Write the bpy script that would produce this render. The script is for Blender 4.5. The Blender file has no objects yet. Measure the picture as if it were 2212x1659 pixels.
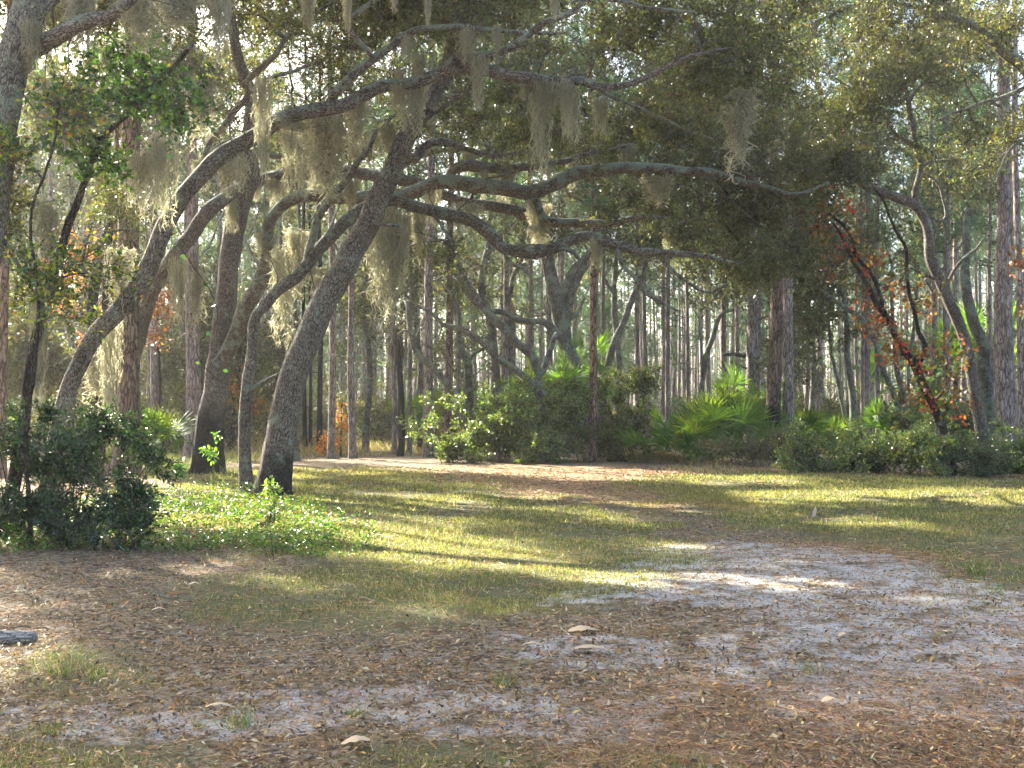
import bpy, math, random
import numpy as np
from mathutils import Vector

# ------------------------------------------------------------------ camera, sky, sun, exposure
sc = bpy.context.scene
COL = sc.collection
F = 2376.0                       # focal length for a 2212 px wide picture
CU, CV, HV = 1106.0, 829.5, 890.0
TILT = math.atan((HV - CV) / F)
CAMH = 1.6
cam = bpy.data.cameras.new("camera")
camo = bpy.data.objects.new("camera", cam)
COL.objects.link(camo)
cam.sensor_width = 36
cam.lens = 36 * F / 2212
cam.clip_start = 0.1
cam.clip_end = 2000
camo.location = (0, 0, CAMH)
camo.rotation_euler = (math.radians(90) + TILT, 0, 0)
sc.camera = camo

SUN_EL, SUN_AZ = math.radians(32), math.radians(-41)      # azimuth from +Y, minus is left
SUN = np.array([math.sin(SUN_AZ) * math.cos(SUN_EL), math.cos(SUN_AZ) * math.cos(SUN_EL), math.sin(SUN_EL)])
w = bpy.data.worlds.new("World")
sc.world = w
w.use_nodes = True
sk = w.node_tree.nodes.new('ShaderNodeTexSky')
sk.sky_type = 'NISHITA'
sk.sun_disc = False
sk.sun_elevation = SUN_EL
sk.sun_rotation = SUN_AZ
sk.dust_density = 4.0
sk.air_density = 1.0
w.node_tree.links.new(sk.outputs[0], w.node_tree.nodes['Background'].inputs[0])
w.node_tree.nodes['Background'].inputs[1].default_value = 0.08
sl = bpy.data.lights.new("sun", 'SUN')
sl.energy = 5.0
sl.angle = math.radians(0.6)
sl.color = (1.0, 0.93, 0.80)
slo = bpy.data.objects.new("sun", sl)
COL.objects.link(slo)
slo.rotation_euler = Vector(SUN).to_track_quat('Z', 'Y').to_euler()
sc.view_settings.view_transform = 'Standard'
sc.view_settings.look = 'None'
sc.view_settings.gamma = 1
sc.view_settings.exposure = 3.0
sc.cycles.use_denoising = True
sc.cycles.max_bounces = 7
sc.cycles.diffuse_bounces = 4
sc.cycles.glossy_bounces = 2
sc.cycles.transmission_bounces = 5
sc.cycles.transparent_max_bounces = 4
sc.cycles.sample_clamp_indirect = 1.2
sc.cycles.use_adaptive_sampling = True
sc.cycles.adaptive_threshold = 0.02

rng = np.random.default_rng(7)
random.seed(7)

# ------------------------------------------------------------------ maths helpers
CT, ST = math.cos(TILT), math.sin(TILT)


def P(u, v, D):
    """point at distance D in front of the camera seen at (u, v) of the 2212 px wide photograph"""
    x = (u - CU) / F
    y = (CV - v) / F
    fy = CT - y * ST
    fz = ST + y * CT
    k = D / fy
    return np.array([x * k, D, CAMH + fz * k])


def GR(u, v):
    """ground point under (u, v)"""
    x = (u - CU) / F
    y = (CV - v) / F
    fy = CT - y * ST
    fz = ST + y * CT
    k = -CAMH / fz
    return np.array([x * k, fy * k])


_perm = np.random.default_rng(3).random((256, 256))


def vnoise(x, y):
    x = np.asarray(x, float)
    y = np.asarray(y, float)
    xi = np.floor(x).astype(int)
    yi = np.floor(y).astype(int)
    fx = x - xi
    fy = y - yi
    fx = fx * fx * (3 - 2 * fx)
    fy = fy * fy * (3 - 2 * fy)
    a = _perm[xi & 255, yi & 255]
    b = _perm[(xi + 1) & 255, yi & 255]
    c = _perm[xi & 255, (yi + 1) & 255]
    d = _perm[(xi + 1) & 255, (yi + 1) & 255]
    return (a * (1 - fx) + b * fx) * (1 - fy) + (c * (1 - fx) + d * fx) * fy


def fbm(x, y, o=4):
    s, a, t = 0, 0.5, 0
    for i in range(o):
        s = s + a * vnoise(x * 2 ** i + 17.3 * i, y * 2 ** i + 5.1 * i)
        t += a
        a *= 0.5
    return s / t


def gz(x, y):
    x = np.asarray(x, float)
    y = np.asarray(y, float)
    r = 0.07 * (fbm(x * 0.35, y * 0.35, 3) - 0.5) + 0.05 * (fbm(x * 1.7 + 9, y * 1.7, 3) - 0.5)
    r = r + 0.10 * np.exp(-((x - 9.0) / 2.5) ** 2 - ((y - 20) / 2.0) ** 2)
    # the slight hump beside the wheel track
    r = r + 0.05 * np.exp(-((x - 3.6) / 1.6) ** 2 - ((y - 11.6) / 0.8) ** 2)
    return r


def inpoly(x, y, poly):
    x = np.asarray(x)
    y = np.asarray(y)
    res = np.zeros(x.shape, bool)
    n = len(poly)
    j = n - 1
    for i in range(n):
        xi, yi = poly[i]
        xj, yj = poly[j]
        if yi != yj:
            c = ((yi > y) != (yj > y)) & (x < (xj - xi) * (y - yi) / (yj - yi) + xi)
            res ^= c
        j = i
    return res


def gpoly(uv):
    return [tuple(GR(u, max(v, 905))) for u, v in uv]


def softmask(x, y, polys, jit=0.06, k=4):
    m = np.zeros(np.shape(x))
    for q in range(k):
        dx = (fbm(x * 0.9 + 31 * q, y * 0.9 + 7, 4) - 0.5) * jit * (y + 4) * 2.2
        dy = (fbm(x * 0.9 + 3, y * 0.9 + 57 + 13 * q, 4) - 0.5) * jit * (y + 4) * 2.2
        h = np.zeros(np.shape(x), bool)
        for p in polys:
            h |= inpoly(x + dx, y + dy, p)
        m += h
    return m / k


GRASS = [gpoly(p) for p in (
    [(420, 1040), (620, 1012), (900, 1015), (950, 1030), (1100, 1060), (1350, 1100), (1450, 1130), (1440, 1190), (1500, 1245),
     (1300, 1300), (1150, 1350), (900, 1385), (600, 1370), (400, 1330), (330, 1260), (560, 1240), (600, 1200), (450, 1150), (250, 1120)],
    [(1400, 1030), (1650, 1020), (2400, 1040), (2400, 1260), (2120, 1250), (1950, 1190), (1700, 1150), (1500, 1110), (1350, 1080), (1350, 1050)],
    [(2000, 1230), (2300, 1235), (2300, 1320), (2180, 1310)],
    [(60, 1410), (260, 1400), (300, 1480), (100, 1490)],
    [(880, 1600), (1500, 1590), (1650, 1640), (1700, 1700), (700, 1700)],
    [(-50, 1590), (250, 1580), (420, 1640), (400, 1700), (-50, 1700)])]
NEEDLE = [gpoly(p) for p in (
    [(900, 1003), (1300, 998), (1500, 1020), (1350, 1045), (1480, 1080), (1650, 1100), (1350, 1095), (1000, 1040)],
    [(1650, 1160), (1900, 1170), (2150, 1230), (2000, 1240), (1800, 1205)],
    [(1300, 1500), (2212, 1440), (2300, 1700), (1200, 1700)])]
SAND = [gpoly(p) for p in (
    [(1380, 1165), (1650, 1165), (1900, 1195), (2060, 1240), (2300, 1300), (2300, 1560), (1800, 1600), (1420, 1470), (1650, 1350), (1450, 1290), (1180, 1300)],
    [(-50, 1520), (600, 1530), (850, 1590), (500, 1625), (-50, 1605)],
    [(1130, 1380), (1500, 1370), (1480, 1450), (1150, 1450)], [(430, 1480), (1500, 1490), (1500, 1600), (600, 1580)])]
LIT = [gpoly(p) for p in (
    [(640, 1104), (800, 1126), (950, 1148), (1100, 1174), (1250, 1210), (1500, 1236), (1800, 1250), (1860, 1274), (1600, 1290),
     (1350, 1276), (1200, 1250), (1000, 1234), (760, 1198), (600, 1165), (450, 1150), (350, 1110), (500, 1100)],
    [(860, 1066), (1000, 1082), (1180, 1103), (1430, 1122), (1300, 1128), (1150, 1115), (1000, 1100), (850, 1078)],
    [(1560, 1062), (1800, 1058), (2300, 1066), (2300, 1100), (2000, 1098), (1900, 1108), (1620, 1090)],
    [(300, 1000), (950, 985), (1100, 1000), (1450, 1015), (1450, 1040), (1250, 1038), (1000, 1020), (560, 1040), (300, 1060)],
    [(1400, 1170), (1750, 1183), (1720, 1192), (1400, 1182)],
    [(1430, 1030), (1700, 1026), (1750, 1040), (1500, 1052)])]


LIT2 = [[(-5, 32), (11, 32), (12, 39), (-6, 39)], [(7, 25), (15, 25), (15, 31), (7, 31)]]


def litcut(Pt, p_keep=0.03):
    """True where a leaf at Pt would shade one of the sunlit patches on the ground"""
    g = Pt[:, :2] - SUN[:2] / SUN[2] * Pt[:, 2:3]
    h = np.zeros(len(Pt), bool)
    for p in LIT:
        h |= inpoly(g[:, 0] + rng.normal(0, .12, len(Pt)), g[:, 1] + rng.normal(0, .12, len(Pt)), p)
    h &= rng.random(len(Pt)) > p_keep
    if p_keep == 0:
        return h
    h2 = np.zeros(len(Pt), bool)
    for p in LIT2:
        h2 |= inpoly(g[:, 0], g[:, 1], p)
    return h | (h2 & (rng.random(len(Pt)) > .25))


def norm(a):
    return a / np.maximum(np.linalg.norm(a, axis=-1, keepdims=True), 1e-9)


def randdir(n):
    return norm(rng.normal(size=(n, 3)))


def spline(pts, step):
    """Catmull-Rom through rows of pts (any number of columns; first three are the position)"""
    pts = np.asarray(pts, float)
    if len(pts) == 2:
        n = max(2, int(np.linalg.norm(pts[1, :3] - pts[0, :3]) / step) + 1)
        t = np.linspace(0, 1, n)[:, None]
        return pts[0] * (1 - t) + pts[1] * t
    p = np.vstack([2 * pts[0] - pts[1], pts, 2 * pts[-1] - pts[-2]])
    out = []
    for i in range(1, len(p) - 2):
        n = max(1, int(np.linalg.norm(p[i + 1, :3] - p[i, :3]) / step))
        t = np.arange(n)[:, None] / n
        a, b, c, d = p[i - 1], p[i], p[i + 1], p[i + 2]
        out.append(0.5 * (2 * b + (c - a) * t + (2 * a - 5 * b + 4 * c - d) * t ** 2 + (3 * b - a - 3 * c + d) * t ** 3))
    out.append(p[-2][None])
    return np.vstack(out)


# ------------------------------------------------------------------ mesh collector
class MB:
    def __init__(s):
        s.v, s.f3, s.f4, s.m3, s.m4, s.c, s.t, s.n = [], [], [], [], [], [], [], 0

    def add(s, V, f3=None, f4=None, col=None, tc=None, mi=0):
        k = len(V)
        s.v.append(np.asarray(V, np.float32))
        s.c.append(np.broadcast_to(np.asarray(col if col is not None else (.5, .5, .5), np.float32), (k, 3)))
        s.t.append(np.asarray(tc if tc is not None else V, np.float32))
        if f3 is not None and len(f3):
            s.f3.append(np.asarray(f3) + s.n)
            s.m3.append(np.full(len(f3), mi))
        if f4 is not None and len(f4):
            s.f4.append(np.asarray(f4) + s.n)
            s.m4.append(np.full(len(f4), mi))
        s.n += k

    def tube(s, pts, rad, sides=8, mi=0, cap=True, wob=0.0, col=None, off=0.0):
        pts = np.asarray(pts, float)
        n = len(pts)
        rad = np.broadcast_to(rad, (n,)).astype(float)
        T = norm(np.gradient(pts, axis=0))
        ref = np.array([0.31, -0.9, 0.2])
        N = np.empty((n, 3))
        a = np.cross(T[0], ref)
        N[0] = a / (np.linalg.norm(a) + 1e-9)
        for i in range(1, n):
            b = N[i - 1] - T[i] * np.dot(N[i - 1], T[i])
            N[i] = b / (np.linalg.norm(b) + 1e-9)
        B = np.cross(T, N)
        th = np.arange(sides) / sides * 2 * math.pi
        L = np.concatenate([[0], np.cumsum(np.linalg.norm(np.diff(pts, axis=0), axis=1))]) + off
        R = rad[:, None] * np.ones((1, sides))
        if wob:
            R = R * (1 + wob * (fbm(L[:, None] * 2.2 + np.cos(th) * .9 + off * 3.1, np.sin(th)[None] * .9 + L[:, None] * .6 + 40, 4) - .5) * 2)
        ring = pts[:, None] + R[..., None] * (np.cos(th)[None, :, None] * N[:, None] + np.sin(th)[None, :, None] * B[:, None])
        V = ring.reshape(-1, 3)
        tc = np.stack([rad[:, None] * np.cos(th)[None], rad[:, None] * np.sin(th)[None], L[:, None] + 0 * th[None]], -1).reshape(-1, 3)
        i = np.arange(n - 1)[:, None] * sides
        j = np.arange(sides)[None]
        k = (j + 1) % sides
        f4 = np.stack([i + j, i + k, i + sides + k, i + sides + j], -1).reshape(-1, 4)
        f3 = None
        if cap:
            V = np.vstack([V, pts[-1:] + T[-1:] * rad[-1] * .5])
            tc = np.vstack([tc, [[0, 0, L[-1] + rad[-1]]]])
            q = (n - 1) * sides
            f3 = np.stack([q + np.arange(sides), q + (np.arange(sides) + 1) % sides, np.full(sides, n * sides)], -1)
        s.add(V, f3, f4, col=col, tc=tc, mi=mi)

    def prisms(s, A, B, r0, r1, mi=0, col=None):
        n = len(A)
        if n == 0:
            return
        T = norm(B - A)
        N = norm(np.cross(T, randdir(n)))
        M = np.cross(T, N)
        r0 = np.broadcast_to(r0, (n,))[:, None]
        r1 = np.broadcast_to(r1, (n,))[:, None]
        vs = []
        for R, C in ((r0, A), (r1, B)):
            for k in range(3):
                a = k * 2 * math.pi / 3
                vs.append(C + R * (math.cos(a) * N + math.sin(a) * M))
        V = np.stack(vs, 1).reshape(-1, 3)
        b = np.arange(n)[:, None] * 6
        f4 = np.concatenate([b + np.array([[k, (k + 1) % 3, 3 + (k + 1) % 3, 3 + k]]) for k in range(3)], 0)
        if col is not None and np.ndim(col) == 2:
            col = np.repeat(col, 6, 0)
        s.add(V, None, f4, col=col, mi=mi)

    def leaves(s, C, D, N, L, W, col, mi=0, fold=0.25, bend=0.0):
        """kite shaped leaf blades: base C, direction D, upward normal N"""
        n = len(C)
        if n == 0:
            return
        D = norm(D)
        S = norm(np.cross(D, N))
        N = np.cross(S, D)
        L = np.broadcast_to(L, (n,))[:, None]
        W = np.broadcast_to(W, (n,))[:, None]
        mid = C + D * L * 0.5
        V = np.stack([C, mid + S * W * .5 + N * W * fold, C + D * L - N * L * bend, mid - S * W * .5 + N * W * fold], 1).reshape(-1, 3)
        b = np.arange(n)[:, None] * 4
        f3 = np.concatenate([b + np.array([[0, 1, 2]]), b + np.array([[0, 2, 3]])], 0)
        s.add(V, f3, None, col=np.repeat(np.broadcast_to(col, (n, 3)), 4, 0), mi=mi)

    def blades(s, C, D, L, W, col, bend=0.3, mi=0, seg=2):
        """thin grass or needle blades: tapering ribbons that droop"""
        n = len(C)
        if n == 0:
            return
        D = norm(D)
        S = norm(np.cross(D, randdir(n)))
        L = np.broadcast_to(L, (n,))[:, None]
        W = np.broadcast_to(W, (n,))[:, None]
        bend = np.broadcast_to(bend, (n,))[:, None]
        side = norm(np.cross(S, D))
        if seg == 1:
            V = np.stack([C - S * W * .5, C + S * W * .5, C + D * L + side * L * bend], 1).reshape(-1, 3)
            b = np.arange(n)[:, None] * 3
            s.add(V, b + np.array([[0, 1, 2]]), None, col=np.repeat(np.broadcast_to(col, (n, 3)), 3, 0), mi=mi)
            return
        m = C + D * L * .55 + side * L * bend * .25
        V = np.stack([C - S * W * .5, C + S * W * .5, m + S * W * .38, m - S * W * .38, C + D * L * .95 + side * L * bend], 1).reshape(-1, 3)
        b = np.arange(n)[:, None] * 5
        c = np.repeat(np.broadcast_to(col, (n, 3)), 5, 0)
        s.add(V, b + np.array([[3, 2, 4]]), b + np.array([[0, 1, 2, 3]]), col=c, mi=mi)

    def mesh(s, name, mats):
        me = bpy.data.meshes.new(name)
        V = np.concatenate(s.v)
        me.vertices.add(len(V))
        me.vertices.foreach_set("co", V.ravel())
        f3 = np.concatenate(s.f3) if s.f3 else np.zeros((0, 3), int)
        f4 = np.concatenate(s.f4) if s.f4 else np.zeros((0, 4), int)
        m = np.concatenate(([np.concatenate(s.m3)] if s.m3 else []) + ([np.concatenate(s.m4)] if s.m4 else [])).astype(np.int32)
        nl = f3.size + f4.size
        me.loops.add(nl)
        me.loops.foreach_set("vertex_index", np.concatenate([f3.ravel(), f4.ravel()]).astype(np.int32))
        me.polygons.add(len(f3) + len(f4))
        st = np.concatenate([np.arange(len(f3)) * 3, f3.size + np.arange(len(f4)) * 4]).astype(np.int32)
        me.polygons.foreach_set("loop_start", st)
        me.polygons.foreach_set("material_index", m)
        me.update(calc_edges=True)
        a = me.attributes.new("col", 'FLOAT_COLOR', 'POINT')
        c = np.concatenate(s.c)
        a.data.foreach_set("color", np.hstack([c, np.ones((len(c), 1), np.float32)]).astype(np.float32).ravel())
        a = me.attributes.new("tc", 'FLOAT_VECTOR', 'POINT')
        a.data.foreach_set("vector", np.concatenate(s.t).astype(np.float32).ravel())
        for q in mats:
            me.materials.append(q)
        return me

    def build(s, name, mats, parent=None, loc=None):
        if loc is not None:
            s.v = [x - np.asarray(loc, np.float32) for x in s.v]
        o = bpy.data.objects.new(name, s.mesh(name, mats if isinstance(mats, (list, tuple)) else [mats]))
        COL.objects.link(o)
        if parent is not None:
            o.parent = parent
        elif loc is not None:
            o.location = loc
        return o


def tag(o, label=None, cat=None, group=None, kind=None):
    if label:
        o['label'] = label
    if cat:
        o['category'] = cat
    if group:
        o['group'] = group
    if kind:
        o['kind'] = kind
    return o


def thing(name, loc, label, cat, group=None, rz=0.0):
    o = bpy.data.objects.new(name, None)
    COL.objects.link(o)
    o.empty_display_size = .2
    o.location = loc
    o.rotation_euler = (0, 0, rz)
    return tag(o, label, cat, group)


def copy_tree(o, parent=None):
    c = o.copy()
    COL.objects.link(c)
    if parent is not None:
        c.parent = parent
    for ch in KIDS.get(o.name, []):
        copy_tree(ch, c)
    return c


KIDS = {}


def remember(o):
    KIDS[o.name] = [c for c in COL.objects if c.parent == o]
    for c in KIDS[o.name]:
        k = [q for q in COL.objects if q.parent == c]
        if k:
            KIDS[c.name] = k


# ------------------------------------------------------------------ materials
def newmat(name):
    m = bpy.data.materials.new(name)
    m.use_nodes = True
    nt = m.node_tree
    nt.nodes.clear()
    out = nt.nodes.new('ShaderNodeOutputMaterial')
    return m, nt, out


def N(nt, t, **kw):
    n = nt.nodes.new('ShaderNode' + t)
    for k, v in kw.items():
        if k in ('inp',):
            for a, b in v.items():
                n.inputs[a].default_value = b
        else:
            setattr(n, k, v)
    return n


def ramp(nt, fac, stops):
    r = nt.nodes.new('ShaderNodeValToRGB')
    e = r.color_ramp.elements
    while len(e) < len(stops):
        e.new(0.5)
    for i, (p, c) in enumerate(stops):
        e[i].position = p
        e[i].color = (*c, 1) if len(c) == 3 else c
    nt.links.new(fac, r.inputs[0])
    return r.outputs[0]


def mix(nt, f, a, b, mode='MIX'):
    m = nt.nodes.new('ShaderNodeMix')
    m.data_type = 'RGBA'
    m.blend_type = mode
    for k, x in ((0, f), (6, a), (7, b)):
        if hasattr(x, 'links') or hasattr(x, 'is_linked'):
            nt.links.new(x, m.inputs[k])
        else:
            m.inputs[k].default_value = x if k == 0 else ((*x, 1) if len(x) == 3 else x)
    return m.outputs[2]


def leafmat(name, trans=0.4, rough=0.36, spec=0.5, tint=(1.25, 1.3, 0.6)):
    m, nt, out = newmat(name)
    a = N(nt, 'Attribute', attribute_name='col')
    p = N(nt, 'BsdfPrincipled', inp={'Roughness': rough, 'Specular IOR Level': spec})
    nt.links.new(a.outputs['Color'], p.inputs['Base Color'])
    t = N(nt, 'BsdfTranslucent')
    c = mix(nt, 1.0, a.outputs['Color'], tint, 'MULTIPLY')
    nt.links.new(c, t.inputs[0])
    mx = N(nt, 'MixShader', inp={0: trans})
    nt.links.new(p.outputs[0], mx.inputs[1])
    nt.links.new(t.outputs[0], mx.inputs[2])
    nt.links.new(mx.outputs[0], out.inputs[0])
    return m


def barkmat(name, lichen=0.5, char=None, dark=(0.045, 0.036, 0.03), light=(0.27, 0.24, 0.205), scale=(40, 40, 12), lcol=(0.27, 0.33, 0.26), pine=False,
            depth=0.045, ptint=(1, 1, 1)):
    m, nt, out = newmat(name)
    a = N(nt, 'Attribute', attribute_name='tc')
    g = N(nt, 'NewGeometry')
    mp = N(nt, 'Mapping')
    mp.inputs['Scale'].default_value = scale
    nt.links.new(a.outputs['Vector'], mp.inputs[0])
    # warp
    wn = N(nt, 'TexNoise', inp={'Scale': 1.0, 'Detail': 3})
    nt.links.new(mp.outputs[0], wn.inputs['Vector'])
    va = N(nt, 'VectorMath', operation='ADD')
    vs = N(nt, 'VectorMath', operation='SCALE')
    nt.links.new(wn.outputs['Color'], vs.inputs[0])
    vs.inputs['Scale'].default_value = 1.7 if pine else 1.1
    nt.links.new(mp.outputs[0], va.inputs[0])
    nt.links.new(vs.outputs[0], va.inputs[1])
    vo = N(nt, 'TexVoronoi', feature='DISTANCE_TO_EDGE')
    vo.inputs['Scale'].default_value = 1.0
    nt.links.new(va.outputs[0], vo.inputs['Vector'])
    vc = N(nt, 'TexVoronoi', feature='F1')
    vc.inputs['Scale'].default_value = 1.0
    nt.links.new(va.outputs[0], vc.inputs['Vector'])
    fn = N(nt, 'TexNoise', inp={'Scale': 60.0, 'Detail': 4})
    nt.links.new(a.outputs['Vector'], fn.inputs['Vector'])
    gap = ramp(nt, vo.outputs['Distance'], [(0.0, (0, 0, 0)), (0.16, (1, 1, 1))])
    sep = N(nt, 'SeparateColor')
    nt.links.new(vc.outputs['Color'], sep.inputs[0])
    if pine:
        plate = mix(nt, 1.0, ptint, ramp(nt, sep.outputs[0], [(0.0, (0.28, 0.24, 0.215)), (0.45, (0.42, 0.38, 0.36)), (0.75, (0.33, 0.25, 0.20)), (1.0, (0.50, 0.45, 0.42))]), 'MULTIPLY')
    else:
        plate = ramp(nt, sep.outputs[0], [(0.0, tuple(x * .75 for x in light)), (1.0, tuple(x * 1.2 for x in light))])
    c = mix(nt, gap, dark, plate)
    fine = ramp(nt, fn.outputs[0], [(0.3, (0.6, 0.6, 0.6)), (0.7, (1.25, 1.25, 1.25))])
    c = mix(nt, 1.0, c, fine, 'MULTIPLY')
    # big tonal variation
    bn = N(nt, 'TexNoise', inp={'Scale': 1.6, 'Detail': 3})
    nt.links.new(g.outputs['Position'], bn.inputs['Vector'])
    big = ramp(nt, bn.outputs[0], [(0.3, (0.72, 0.70, 0.68)), (0.7, (1.15, 1.12, 1.1))])
    c = mix(nt, 1.0, c, big, 'MULTIPLY')
    if lichen > 0:
        ln = N(nt, 'TexNoise', inp={'Scale': 3.2, 'Detail': 8, 'Roughness': 0.72})
        nt.links.new(g.outputs['Position'], ln.inputs['Vector'])
        sx = N(nt, 'SeparateXYZ')
        nt.links.new(g.outputs['Normal'], sx.inputs[0])
        ad = N(nt, 'Math', operation='MULTIPLY_ADD', inp={1: 0.09, 2: 0.0})
        nt.links.new(sx.outputs[2], ad.inputs[0])
        ad2 = N(nt, 'Math', operation='ADD')
        nt.links.new(ln.outputs[0], ad2.inputs[0])
        nt.links.new(ad.outputs[0], ad2.inputs[1])
        th = 0.62 - 0.16 * lichen
        lm = ramp(nt, ad2.outputs[0], [(th, (0, 0, 0)), (th + 0.07, (1, 1, 1))])
        lm2 = N(nt, 'Math', operation='MULTIPLY', inp={1: 0.85})
        nt.links.new(lm, lm2.inputs[0])
        lc = mix(nt, 1.0, lcol, fine, 'MULTIPLY')
        c = mix(nt, lm2.outputs[0], c, lc)
    if char:
        sx = N(nt, 'SeparateXYZ')
        nt.links.new(g.outputs['Position'], sx.inputs[0])
        cn = N(nt, 'TexNoise', inp={'Scale': 2.5, 'Detail': 5})
        nt.links.new(g.outputs['Position'], cn.inputs['Vector'])
        ma = N(nt, 'Math', operation='MULTIPLY_ADD', inp={1: -1.6, 2: 0.8})
        nt.links.new(cn.outputs[0], ma.inputs[0])
        s2 = N(nt, 'Math', operation='ADD')
        nt.links.new(sx.outputs[2], s2.inputs[0])
        nt.links.new(ma.outputs[0], s2.inputs[1])
        mr = N(nt, 'MapRange', inp={1: char, 2: char + 0.5, 3: 1.0, 4: 0.0})
        nt.links.new(s2.outputs[0], mr.inputs[0])
        cm = N(nt, 'Math', operation='MULTIPLY', inp={1: 0.88})
        nt.links.new(mr.outputs[0], cm.inputs[0])
        c = mix(nt, cm.outputs[0], c, (0.010, 0.009, 0.009))
    p = N(nt, 'BsdfPrincipled', inp={'Roughness': 0.9, 'Specular IOR Level': 0.2})
    nt.links.new(c, p.inputs['Base Color'])
    hm = N(nt, 'Math', operation='MULTIPLY_ADD', inp={1: 0.35})
    nt.links.new(fn.outputs[0], hm.inputs[0])
    nt.links.new(gap, hm.inputs[2])
    bp = N(nt, 'Bump', inp={'Strength': 0.9, 'Distance': depth})
    nt.links.new(hm.outputs[0], bp.inputs['Height'])
    nt.links.new(bp.outputs[0], p.inputs['Normal'])
    nt.links.new(p.outputs[0], out.inputs[0])
    return m


M = {}
M['leaf'] = leafmat('oak_leaf', 0.42, .34, .6, (1.5, 1.5, .6))
M['leaf_far'] = leafmat('far_leaf', 0.4, 0.5, 0.3)
M['leaf_gloss'] = leafmat('glossy_leaf', 0.4, 0.26, 0.7, (1.4, 1.6, 0.4))
M['needle'] = leafmat('pine_needle', 0.3, 0.5, 0.3, (1.1, 1.3, 0.8))
M['palm'] = leafmat('palm_leaf', 0.5, 0.55, 0.25, (1.8, 1.8, 0.45))
M['red'] = leafmat('turkey_oak_leaf', 0.45, 0.45, 0.4, (1.5, 1.2, 0.7))
M['grass'] = leafmat('grass_blade', 0.45, 0.5, 0.3, (1.3, 1.3, 0.6))
M['litter'] = leafmat('dead_leaf', 0.15, 0.6, 0.3, (1.2, 1.0, 0.7))
M['moss'] = leafmat('spanish_moss', 0.5, 0.8, 0.1, (1.25, 1.22, 1.05))
M['oak'] = barkmat('oak_bark', 0.45)
M['oak_lichen'] = barkmat('oak_bark_lichen', 1.0)
M['oak_plain'] = barkmat('oak_bark_plain', 0.15)
M['oak_char'] = barkmat('oak_bark_charred', 0.2, char=1.35)
M['oak_char_low'] = barkmat('oak_bark_charred_foot', 0.3, char=0.45, scale=(38, 38, 12))
M['oak_pale'] = barkmat('oak_bark_pale', 0.7, light=(0.27, 0.25, 0.21), lcol=(0.26, 0.30, 0.22), depth=.02)
M['oak_far'] = barkmat('oak_bark_far', 0.9, light=(0.22, 0.20, 0.17), lcol=(0.22, 0.27, 0.20), depth=.02)
M['oak_dark'] = barkmat('oak_bark_dark', 0.35, light=(0.085, 0.065, 0.05), dark=(.02, .016, .013), lcol=(0.22, .23, .2))
M['pine'] = barkmat('pine_bark', 0, scale=(15, 15, 2.8), pine=True, dark=(0.09, 0.075, 0.07), depth=.03)
M['pine_char'] = barkmat('pine_bark_charred', 0, scale=(15, 15, 2.8), pine=True, char=1.5, ptint=(.66, .56, .48), dark=(0.04, 0.03, 0.026), depth=.03)
M['pine_red'] = barkmat('pine_bark_red', 0, pine=True, ptint=(.80, .66, .57), scale=(13, 13, 2.8), light=(0.20, 0.125, 0.09), dark=(0.04, 0.028, 0.022), depth=.04)
M['log'] = barkmat('log_bark', 0, light=(0.42, 0.39, 0.35), dark=(.16, .14, .12), scale=(80, 80, 9), depth=.006)
M['black'] = barkmat('charred_bark', 0, light=(0.03, 0.026, 0.024), dark=(0.008, .007, .007))
M['twig'] = barkmat('twig_bark', 0.3, light=(0.12, 0.10, 0.08), scale=(60, 60, 20), depth=.004)


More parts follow.
